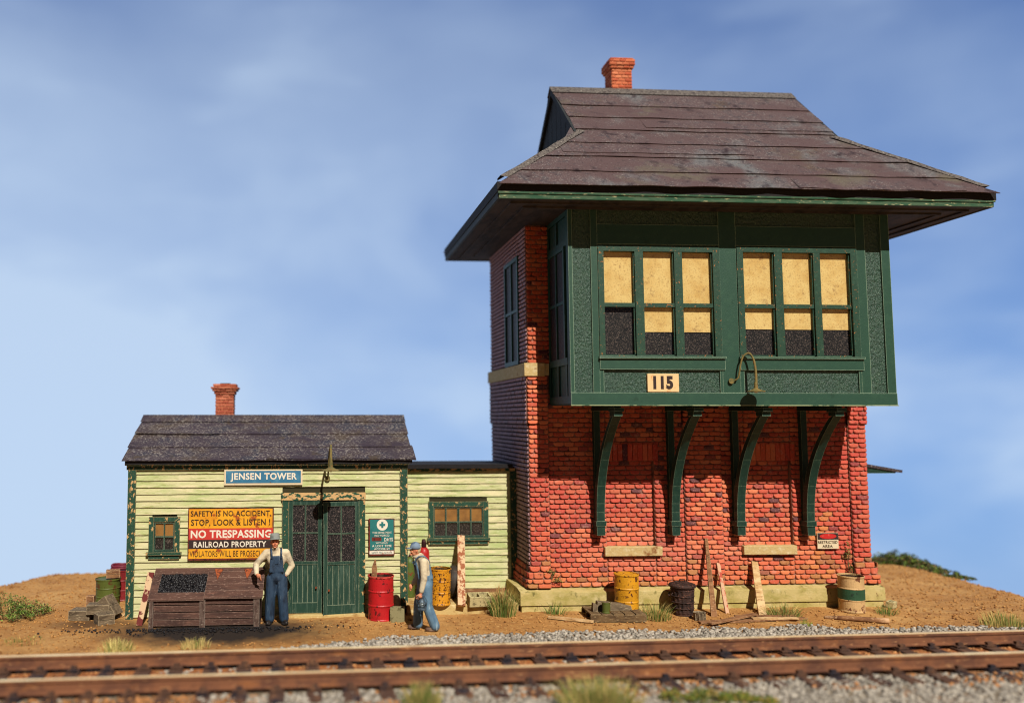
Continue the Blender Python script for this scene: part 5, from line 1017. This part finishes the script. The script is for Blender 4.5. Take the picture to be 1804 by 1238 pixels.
# cinder blocks
def block(px, py, zb, rz, label, mat, L_=.40, H_=.2, W_=.2, tilt=0):
    g = G(px, py, zb); q = MB(); t = .035; hw, hl = W_/2, L_/2
    q.box(-hl, hl, -hw, -hw+t, 0, H_); q.box(-hl, hl, hw-t, hw, 0, H_)
    for x in (-hl, -t/2, hl-t): q.box(x, x+t, -hw+t, hw-t, 0, H_)
    o = build('cinder_block', q, mat, label=label, cat='cinder block', group='cinder blocks', loc=(g.x, g.y+hw, zb)); o.rotation_euler = (tilt, 0, rz)
block(846, 1066, .2, R_(4), 'pale cinder block lying on the annex slab beside the grass', m_block, .46, .2, .26, R_(12))
block(701, 1096, 0, R_(-8), 'darker grey cinder block under the shed corner beside the red drum', m_blockd, .28, .27, .2)
block(1574, 1070, .05, R_(35), 'pale broken block chunk at the right end of the tower foundation', m_block, .22, .12, .14, R_(8))
# pallet
m_pal = woodm('brown_grey_pallet_wood', S(116, 92, 62), S(84, 64, 44), S(156, 134, 100))
g0 = G(1043, 1099); g1 = G(1141, 1098)
t = thing('pallet', 'grey wooden pallet lying in front of the bright yellow drum', 'pallet', ((g0.x+g1.x)/2, min((g0+g1).y/2+.3, Y_FD-.45), .03), R_(-3)); W_ = (g1-g0).length
q = MB(); n = 5
for i in range(n): x = -W_/2+W_*i/n; q.box(x+.012, x+W_/n-.012, -.30, .38, .13, .16, .006)
build('deck_board', q, m_pal, t); q = MB()
for y in (-.29, .02, .33): q = MB(); q.box(-W_/2, W_/2, y, y+.05, .03, .129, .005); build('stringer', q, m_pal, t)
q = MB(); q.box(-W_/2, W_/2, -.28, -.20, 0, .029, .004); build('base_board', q, m_pal, t)
pc = t.location
q = MB(); q.hexa([(0, 0, 0), (.72, .03, 0), (.72, .17, 0), (0, .16, 0), (.02, .02, .17), (.70, .04, .08), (.70, .15, .1), (.02, .14, .18)]); build('timber_block', q, m_grey, label='split grey timber lying on the pallet behind the green can', cat='timber', loc=(pc.x-.35, pc.y-.03, .192))
q = MB(); q.hexa([(0, 0, 0), (.1, 0, 0), (.1, .12, 0), (0, .12, 0), (.01, .01, .16), (.09, .0, .13), (.08, .1, .14), (.01, .1, .17)]); build('timber_block', q, m_grey, label='short grey block standing at the left end of the pallet', cat='timber', loc=(pc.x-.46, pc.y-.1, .192))
tt = thing('paint_can', 'small green tin can standing on the grey pallet', 'can', (U(1068, 1075, pc.y-.18)[0], pc.y-.18, .192)); q = MB(); q.lathe([(.085, 0), (.085, .02), (.08, .025), (.08, .185), (.088, .19), (.088, .205)], 20); build('can', q, m_grnp, tt); q = MB(); q.lathe([(.075, .2), (.075, .207)], 20); build('lid', q, m_grey, tt)
# crates and timbers left
def crate(px, py, zb, w, d, h, rx, ry, rz, label, mat=m_grey):
    g = G(px, py, zb); q = MB()
    q.box(-w/2+.01, w/2-.01, -d/2+.01, d/2-.01, .01, h-.03)
    for i in range(2):
        z0 = i*h/2+.006; q.box(-w/2, w/2, -d/2-.012, -d/2+.01, z0, z0+h/2-.012, .003); q.box(-w/2, w/2, d/2-.01, d/2+.012, z0, z0+h/2-.012, .003)
    for i in range(2): z0 = i*h/2+.006; q.box(-w/2-.012, -w/2+.01, -d/2, d/2, z0, z0+h/2-.012, .003); q.box(w/2-.01, w/2+.012, -d/2, d/2, z0, z0+h/2-.012, .003)
    for i in range(3): x = -w/2+w*i/3; q.box(x+.006, x+w/3-.006, -d/2, d/2, h-.03, h, .004)
    return build('wooden_crate', q, mat, label=label, cat='crate', group='grey wooden crates left of the shed', loc=(g.x, g.y+d/2, zb)).__setattr__('rotation_euler', (rx, ry, rz))
crate(140, 1093, 0, .40, .34, .19, 0, 0, R_(-6), 'leftmost grey crate of the heap, lying flat on the dirt')
crate(180, 1101, 0, .30, .30, .20, 0, 0, R_(30), 'nearest grey crate of the heap, turned at an angle')
crate(171, 1082, .13, .42, .3, .18, 0, 0, R_(4), 'grey crate stacked on top behind the two lying flat')
crate(201, 1088, .05, .20, .26, .44, 0, R_(-36), R_(-20), 'tilted grey slatted crate leaning on the green drum')
crate(158, 1072, .08, .14, .14, .26, 0, 0, 0, 'small brown block standing behind the crates', m_brownw)
gx = G(190, 1068); cr = crate(201, 1040, .56, .26, .2, .16, 0, 0, R_(15), 'little brown crate sitting on top of the olive drum', m_brownw)
bpy.data.objects[-1]
for o in bpy.data.objects:
    if o.get('label', '').startswith('little brown crate'): o.location = (U(199, 1020, gx.y+.2)[0], gx.y+.2, .575)
q = MB()
for i in range(14): x = random.uniform(-.5, .4); y = random.uniform(-.12, .1); l = random.uniform(.08, .2); a = random.uniform(0, 3); q.obox((x, y, .02), (x+l*math.cos(a), y+l*math.sin(a)*.5, .04), .03, .02, side=(0, 1, 0), j=.003)
g = G(215, 1085); o = build('wood_scraps', q, m_pale, loc=tuple(g)); o['kind'] = 'stuff'; o['label'] = 'pale wood splinters scattered between crates and shed corner'; o['category'] = 'wood scraps'

# ------------------------------------------------------------ plants
def tuft(px, py, w, h, n, label, dry=.4, zb=0, spread=.5, Y=None, green=S(96, 124, 52), dryc=S(200, 176, 104), name='grass_tuft', cat='grass tuft', group='grass tufts', dy=.12):
    g = G(px, py, zb); q = MB()
    if Y: g.x, g.y = U(px, py, Y)[0], Y
    if px > 930: g.y = min(g.y, Y_FD-.16-dy)
    for i in range(n):
        a = random.uniform(0, 6.283); rr = random.random()**.7; bx, by = w*.5*rr*math.cos(a), w*.4*rr*math.sin(a); hh = h*random.uniform(.4, 1.05)*(1-.35*rr); ln = random.uniform(.1, spread)*hh*(.4+rr); ax, ay = math.cos(a)*ln, math.sin(a)*ln; bw = random.uniform(.0035, .007)
        d = random.random() < dry; c0 = np.array(dryc if d else green)*random.uniform(.6, 1.25); c1 = c0*.6+np.array(dryc)*.5; tw = random.uniform(0, 3.14); wx, wy = bw*math.cos(tw), bw*math.sin(tw)*.6
        P = [(bx, by, 0), (bx+ax*.25, by+ay*.25, hh*.45), (bx+ax*.6, by+ay*.6, hh*.8), (bx+ax*1.05, by+ay*1.05, hh*.98)]; o_ = len(q.v)
        for k, (x, y, z) in enumerate(P[:3]): f = 1-.25*k; q.v += [(x-wx*f, y-wy*f, z), (x+wx*f, y+wy*f, z)]
        q.v.append(P[3]); q.f += [(o_, o_+1, o_+3, o_+2), (o_+2, o_+3, o_+5, o_+4), (o_+4, o_+5, o_+6)]; k0 = tuple(c0[:3])+(1,); k1 = tuple(c1[:3])+(1,); q.c += [k0, k0, k1]
    return build(name, q, m_grass, fix=False, label=label, cat=cat, group=group, loc=(g.x, g.y+dy, (zb if zb else float(gh(g.x, g.y)))-.01))
tuft(890, 1082, .5, .66, 520, 'tall bushy grass tuft where annex meets tower foundation', .45, Y=16.62)
tuft(884, 1066, .34, .5, 160, 'dry reddish grass behind the tall tuft by the annex', .8, dryc=S(190, 130, 84), zb=.2)
tuft(982, 1088, .42, .34, 90, 'sparse green grass tuft against foundation left of the pallet', .3, spread=1.1)
tuft(1160, 1094, .62, .40, 330, 'wide grass tuft between yellow drum and trash can', .5, spread=1.0)
tuft(1388, 1090, .66, .34, 330, 'low grass tuft at the foundation right of the wide pale board', .55, spread=1.1)
tuft(1570, 1086, .40, .26, 110, 'small green tuft at the right end of the foundation', .25, spread=1.2)
tuft(1428, 1106, .2, .2, 60, 'tiny bright green sprout at the ballast edge', .1, green=S(120, 170, 60))
tuft(205, 1147, .62, .28, 260, 'pale blurred grass tuft beside the far rail left of the bunker', .8, dryc=S(214, 196, 120), dy=.0)
tuft(345, 1141, .5, .24, 200, 'straw coloured grass tuft beside the far rail below the bunker', .85, dryc=S(214, 190, 120), dy=0)
tuft(1778, 1104, .9, .34, 360, 'grass tuft at the far right beside the rail', .6, dy=.1)
tuft(30, 1133, .9, .10, 160, 'low thin grass at the far left beside the rail', .5)
tuft(742, 1248, .5, .46, 480, 'blurred grass tuft in the foreground ballast left of the others', .5, dy=0)
tuft(1055, 1250, 1.1, .52, 1100, 'wide blurred grass tuft at the foreground edge in the middle', .5, dy=0, spread=.8)
tuft(1208, 1083, .1, .3, 12, 'few stiff green blades rising before the trash can', .2, spread=1.2)
def leafmass(name, label, cat, blobs, n, size, cols, seed=0, group=None, twigs=0):
    rr = random.Random(seed); q = MB(); c0 = Vector(blobs[0][0])
    t = thing(name, label, cat, tuple(c0), world=True, group=group); wts = [b[1][0]*b[1][1] for b in blobs]
    for i in range(n):
        b = rr.choices(blobs, wts)[0]; d = Vector((rr.gauss(0, 1), rr.gauss(0, 1), rr.gauss(0, 1))).normalized()*(.55+.5*rr.random()); 
        if d.z < -.2: d.z *= -.5
        p = Vector(b[0])+Vector((d.x*b[1][0], d.y*b[1][1], d.z*b[1][2])); p += Vector(b[1])*0
        if mnoise.noise(p*6+Vector((seed, 0, 0))) < -.22: continue
        s = size*rr.uniform(.5, 1.4); e = Euler((rr.uniform(-1.2, 1.2), rr.uniform(-1.2, 1.2), rr.uniform(0, 6.3))).to_matrix()
        c = np.array(rr.choice(cols))*rr.uniform(.6, 1.3); q.add([p+e@Vector(v) for v in ((-s, 0, 0), (0, -s*.5, 0), (s, 0, s*.15), (0, s*.5, 0))], [(0, 1, 2, 3)], tuple(c[:3])+(1,))
    build('foliage', q, m_leaf, t, fix=False)
    q = MB()
    for i in range(max(twigs, 5)):
        b = rr.choice(blobs); o_ = Vector(b[0])-Vector((0, 0, b[1][2]*.9)); d = Vector((rr.uniform(-1, 1)*b[1][0], rr.uniform(-1, 1)*b[1][1], b[1][2]*rr.uniform(1, 1.9))); q.tube([o_, o_+d*.5+Vector((0, 0, .03)), o_+d], [.008, .006, .003], 5)
    build('twig', q, m_twig, t); return t
GRN = [S(104, 134, 50), S(124, 152, 62), S(74, 102, 42), S(156, 164, 92), S(140, 116, 70)]
def gb(px, py, r, dz=.5): g = G(px, py, 0); return ((g.x, g.y, float(gh(g.x, g.y))+r[2]*dz), r)
leafmass('low_bush', 'low straggly green bush at the left edge of the dirt', 'bush', [gb(8, 1088, (.5, .35, .34)), gb(-30, 1086, (.45, .3, .36)), gb(48, 1084, (.38, .28, .22)), gb(76, 1080, (.24, .2, .13)), gb(30, 1092, (.34, .24, .16))], 7000, .019, GRN, 3, twigs=40)
YBk = 22.2
def hb(px, py, Y, r): x, z = U(px, py, Y); return ((x, Y, z), r)
def crest(px, py):      # ground point on the skyline of the hill in that column
    best = None
    for Y in np.arange(15, 26, .05):
        x = U(px, py, Y)[0]; z = float(gh(x, Y)); v = (z-CAMZ)/Y
        if best is None or v > best[0]: best = (v, x, Y, z)
    return best[1:]
k = 0
labs = ['largest dark green bush on the skyline right of the tower', 'green bush on the skyline, second from the tower', 'round leafy bush on the skyline, third from the tower', 'small green bush on the skyline, fourth from the tower', 'low dark bush trailing down the skyline', 'last tiny bush trailing down the skyline to the right']
for px, w, h in ((1550, .28, .24), (1574, .28, .30), (1598, .28, .28), (1620, .28, .18), (1644, .32, .12), (1670, .32, .06)):
    cx1, cy1, cz1 = crest(px, 1010); leafmass('skyline_bush', labs[k], 'bush', [((cx1, cy1-.15, cz1+h*.3), (w, .3, h)), ((cx1+w*.7, cy1-.3, cz1+h*.2), (w*.7, .25, h*.7)), ((cx1-w*.6, cy1-.2, cz1+h*.2), (w*.7, .25, h*.7))], 2400, .034, [S(96, 124, 48), S(124, 150, 60), S(76, 66, 48), S(60, 80, 38), S(140, 116, 74)], 10+k, group='bushes on the skyline'); k += 1
leafmass('foreground_weed', 'blurred leafy green weed in the foreground right of centre', 'weed', [gb(1245, 1240, (.3, .22, .15)), gb(1300, 1238, (.27, .2, .12)), gb(1190, 1238, (.25, .18, .13)), gb(1350, 1243, (.22, .16, .09))], 4800, .016, [S(110, 140, 50), S(150, 150, 60), S(80, 110, 40), S(190, 150, 70)], 21)
def creeper(px, py, Y, w, h, label, n, seed): 
    x, z = U(px, py, Y); return leafmass('wall_creeper', label, 'creeper', [((x, Y, z), (w, .03, h)), ((x+w*.8, Y, z-h), (w*.7, .03, h*.6))], n, .018, [S(120, 118, 56), S(150, 138, 74), S(96, 100, 48)], seed)
creeper(972, 1012, Y_BR-.12, .16, .14, 'olive creeper on the brick near the tower left foot', 240, 31)
creeper(1494, 978, Y_BR-.10, .07, .30, 'thin dry creeper climbing beside the right brick pier', 220, 32)

# ------------------------------------------------------------ people
def remesh(mb, name, mat, parent, vox=.014, smooth_it=4, label=None):
    o = build(name, mb, mat, parent); m = o.modifiers.new('r', 'REMESH'); m.mode = 'VOXEL'; m.voxel_size = vox; m.use_smooth_shade = True
    s = o.modifiers.new('s', 'SMOOTH'); s.iterations = smooth_it; s.factor = .5
    bpy.context.view_layer.update(); dg = bpy.context.evaluated_depsgraph_get(); me = bpy.data.meshes.new_from_object(o.evaluated_get(dg)); old = o.data; o.modifiers.clear(); o.data = me; bpy.data.meshes.remove(old)
    if len(me.materials) == 0: me.materials.append(mat)
    if label: o['label'] = label
    return o
def person(label, loc, rotz, J, shirt, pants, boot, hat, hair=None):
    t = thing('person', label, 'person', loc, rotz)
    V = {k: Vector(v) for k, v in J.items()}; fwd = V['fwd'].normalized(); lat = fwd.cross(Vector((0, 0, 1))).normalized(); hd = V['head']; nk = V['neck']
    b = MB()   # the whole body, one surface
    b.ball(hd+Vector((0, 0, .01)), (.078, .088, .11), 20, 14); b.ball(hd+fwd*.02+Vector((0, 0, -.06)), (.058, .068, .06), 16, 10)
    b.ball(hd+fwd*.10+Vector((0, 0, -.015)), (.013, .020, .024)); b.ball(hd+fwd*.085+Vector((0, 0, -.085)), (.028, .022, .02))
    for s in (-1, 1): b.ball(hd+lat*.08*s+Vector((0, 0, -.01)), (.014, .022, .032)); b.ball(hd+lat*.033*s+fwd*.074+Vector((0, 0, -.035)), (.022, .018, .02)); b.ball(hd+lat*.03*s+fwd*.083+Vector((0, 0, .035)), (.024, .012, .01))
    b.caps(hd-Vector((0, 0, .07)), nk, .052, .06); b.caps(nk, V['chest'], .07, .12); b.caps(V['chest'], V['pelvis'], .12, .12)
    for s in 'LR':
        b.caps(nk-Vector((0, 0, .04)), V['sh'+s], .06, .055); b.caps(V['sh'+s], V['el'+s], .052, .040); b.caps(V['el'+s], V['wr'+s], .040, .027)
        b.caps(V['pelvis'], V['hip'+s], .1, .09); b.caps(V['hip'+s], V['kn'+s], .085, .058); b.caps(V['kn'+s], V['an'+s], .055, .038); b.caps(V['an'+s]-Vector((0, 0, .035)), V['an'+s]+V['toe'+s]*.8-Vector((0, 0, .05)), .030, .022)
        h = V['hd'+s]; hdn = (h-V['wr'+s]).normalized(); ax = V.get('pal'+s, lat).normalized(); ax = (ax-hdn*ax.dot(hdn)).normalized(); nn_ = hdn.cross(ax); cu = V.get('curl'+s, nn_)
        cu = cu.normalized()
        b.caps(V['wr'+s], h+hdn*.01, .026, .03); b.ball(h+hdn*.02, (.044, .036, .044))
        for i, ln in enumerate((.068, .078, .073, .058)):
            r0 = h+hdn*.045+ax*(-.030+.020*i); k1 = r0+hdn*ln*.42+cu*.018; k2 = k1+hdn*ln*.12+cu*ln*.42; k3 = k2-hdn*ln*.25+cu*ln*.12
            b.caps(r0, k1, .0095, .009, 8); b.caps(k1, k2, .009, .0085, 8); b.caps(k2, k3, .0085, .0075, 8)
        tb_ = h-ax*.035+hdn*.005; b.caps(tb_, tb_-ax*.022+hdn*.03+cu*.02, .012, .011, 8); b.caps(tb_-ax*.022+hdn*.03+cu*.02, tb_-ax*.008+hdn*.05+cu*.045, .011, .009, 8)
    remesh(b, 'body', m_skin, t, .0075, 2)
    for s in (-1, 1): q = MB(); q.ball(hd+lat*.030*s+fwd*.082+Vector((0, 0, .014)), (.012, .010, .008)); build('eye', q, m_eye, t, smooth=True)
    q = MB(); q.ball(hd+fwd*.098+Vector((0, 0, -.055)), (.026, .010, .008)); build('mouth', q, m_lips, t, smooth=True)
    if hair:
        q = MB(); q.ball(hd-fwd*.022+Vector((0, 0, .015)), (.086, .080, .10), 18, 12); build('hair', q, hair, t, smooth=True)
    # shirt
    q = MB(); q.caps(V['neck'], V['chest'], .085, .145)
    q.ball(V['chest'], (.19 if abs(fwd.y) > .5 else .135, .135 if abs(fwd.y) > .5 else .19, .18), 20, 12); q.caps(V['chest'], V['waist'], .14, .145); q.caps(hd-Vector((0, 0, .115)), V['neck'], .062, .085)
    for s in 'LR':
        q.caps(V['neck']-Vector((0, 0, .045)), V['sh'+s], .07, .078); q.caps(V['sh'+s], V['el'+s], .078, .062); wr = V['el'+s].lerp(V['wr'+s], .92); q.caps(V['el'+s], wr, .064, .047)
    remesh(q, 'shirt', shirt, t, .012, 3)
    # overalls: legs, seat, bib, straps
    q = MB(); pel = V['pelvis']; wa = V['waist']; q.caps(pel, wa, .158, .155)
    q.ball(pel, (.175 if abs(fwd.y) > .5 else .15, .15 if abs(fwd.y) > .5 else .175, .15), 20, 12)
    for s in 'LR':
        q.caps(pel, V['hip'+s], .135, .125); q.caps(V['hip'+s], V['kn'+s], .125, .100); q.caps(V['kn'+s], V['an'+s]+Vector((0, 0, -.0)), .100, .096)
    bw = .12; ch = V['chest']; up_ = (V['neck']-wa).normalized()
    for off_, hh_ in ((fwd*.135, ch+up_*.07), (-fwd*.105, ch+up_*.02)):
        a0_ = wa+off_*1.02; n = 6
        for i in range(-3, 4): q.caps(a0_+lat*i*bw/3, hh_+off_*(1.02)+lat*i*bw/3*.85, .022, .02, 8)
    remesh(q, 'overalls', pants, t, .012, 3)
    for s in (-1, 1):
        q = MB(); sh = V['neck']+lat*.10*s+Vector((0, 0, .035)); q.tube([ch+up_*.05+fwd*.155+lat*.09*s, ch+up_*.15+fwd*.13+lat*.095*s, sh+fwd*.05, sh-fwd*.06, ch+up_*.10-fwd*.13+lat*.06*s, ch-fwd*.135+lat*.03*s], .018, 8, flat=.5, up=tuple(lat))
        q.box(*[v for ax_ in range(3) for v in ((ch+up_*.05+fwd*.165+lat*.09*s)[ax_]-.012, (ch+up_*.05+fwd*.165+lat*.09*s)[ax_]+.012)])
        build('strap', q, pants, t, smooth=True)
    q = MB(); c = ch+up_*(-.02)+fwd*.16; 
    for s in (0,): q.hexa([c+lat*(s*.05+a)*1.0+up_*b_+fwd*d for d in (0, .012) for a, b_ in ((-.035, -.05), (.035, -.05), (.035, .04), (-.035, .04))])
    build('bib_pocket', q, pants, t)
    q = MB()
    for s in 'LR':
        an = V['an'+s]; to = V['toe'+s]; q.caps(an+Vector((0, 0, .02)), an-Vector((0, 0, .03)), .052, .05); q.caps(an-to*.25-Vector((0, 0, .035)), an+to-Vector((0, 0, .045)), .046, .042)
        q.ball(an+to*.4-Vector((0, 0, .07)), (.05+abs(to.x)*.55, .05+abs(to.y)*.55, .022))
    remesh(q, 'boots', boot, t, .010, 2)
    if hat == 'brim':
        q = MB(); c = hd+Vector((0, 0, .055)); e = Euler((R_(-10)*-fwd.y, R_(-4), 0)).to_matrix(); q.lathe([(.146, -.010), (.148, -.002), (.10, .008), (.096, .03), (.092, .095), (.074, .118), (.03, .110), (.005, .102)], 28)
        q.v = [tuple(e@Vector((a, b*1.1, z))+c) for a, b, z in q.v]; build('hat', q, m_hat, t, smooth=True)
    else:
        q = MB(); c = hd+Vector((0, 0, .045)); q.ball(c+Vector((0, 0, .02)), (.098, .104, .085), 20, 12); q.lathe([(.100, -.02), (.101, .03)], 24, tuple(c)); q.ball(c+fwd*.115+Vector((0, 0, -.012)), (.06 if abs(fwd.x) > .5 else .07, .07 if abs(fwd.x) > .5 else .06, .012)); build('cap', q, m_capb, t, smooth=True)
    return t
g = G(486, 1099); pY = g.y+.05
person('man in grey hat, cream shirt and navy overalls leaning on the coal bunker', (g.x, pY, 0), 0, dict(fwd=(0.05, -1, 0), head=(-.03, -.06, 1.575), neck=(-.01, -.02, 1.41), chest=(0, 0, 1.24), waist=(0, 0, 1.02), pelvis=(.01, .0, .90),
    shL=(.185, 0, 1.36), elL=(.30, .05, 1.10), wrL=(.20, -.01, .94), hdL=(.145, -.03, .885), toeL=(.05, -.15, -.01), curlL=(-1, 0, -.3),
    shR=(-.195, 0, 1.36), elR=(-.40, .02, 1.13), wrR=(-.375, -.16, .98), hdR=(-.34, -.22, .965), toeR=(-.03, -.15, -.01), curlR=(.4, .2, -1), palR=(-.3, 0, 1),
    hipL=(.09, 0, .86), knL=(.13, -.03, .48), anL=(.155, 0, .10), hipR=(-.08, 0, .86), knR=(-.115, -.02, .48), anR=(-.125, 0, .10)), m_shirt, m_navy, m_boot, 'brim')
g = G(747, 1111); wY = g.y+.05
person('man in blue cap and faded overalls walking left beside the track', (g.x, wY, 0), 0, dict(fwd=(-1, -.12, 0), head=(-.15, 0, 1.50), neck=(-.06, 0, 1.36), chest=(-.01, 0, 1.20), waist=(.03, 0, .98), pelvis=(.03, 0, .86),
    shL=(-.02, -.19, 1.30), elL=(-.02, -.24, 1.00), wrL=(-.075, -.25, .76), hdL=(-.09, -.25, .71), toeL=(-.15, -.02, -.01), curlL=(-.5, .8, -.2), palL=(1, 0, 0),
    shR=(-.06, .18, 1.31), elR=(-.04, .25, 1.02), wrR=(-.17, .22, .82), hdR=(-.20, .22, .79), toeR=(-.15, .02, -.01),
    hipL=(.04, -.085, .83), knL=(.06, -.09, .47), anL=(.20, -.10, .10), hipR=(.02, .085, .83), knR=(-.08, .09, .47), anR=(-.10, .09, .10)), m_shirt, m_denim, m_bootb, 'cap', m_hair)
lt = thing('hand_lantern', 'dark grey railroad lantern held by the walking man', 'lantern', (g.x-.07, wY-.27, .44))
q = MB(); q.lathe([(.085, 0), (.09, .02), (.085, .04), (.07, .05)], 20); build('base', q, m_lant, lt); q = MB(); q.lathe([(.055, .05), (.06, .09), (.055, .14)], 18); build('globe', q, M('smoky_globe', S(120, 130, 130), [], .15, spec=.6), lt, smooth=True)
q = MB(); q.lathe([(.062, .14), (.065, .15), (.045, .185), (.02, .20)], 18); build('cap', q, m_lant, lt); q = MB()
for k in range(6): a = k*1.047; q.tube([(.085*math.cos(a), .085*math.sin(a), .03), (.088*math.cos(a), .088*math.sin(a), .1), (.06*math.cos(a), .06*math.sin(a), .16)], .006, 6)
for z in (.08, .12): q.tube([(.088*math.cos(a*.35), .088*math.sin(a*.35), z) for a in range(19)], .005, 6)
build('cage', q, m_lant, lt); q = MB(); q.tube([(-.085, 0, .06), (-.10, 0, .16), (-.05, 0, .25), (0, 0, .275), (.05, 0, .25), (.10, 0, .16), (.085, 0, .06)], .007, 8); build('bail', q, m_lant, lt, smooth=True)
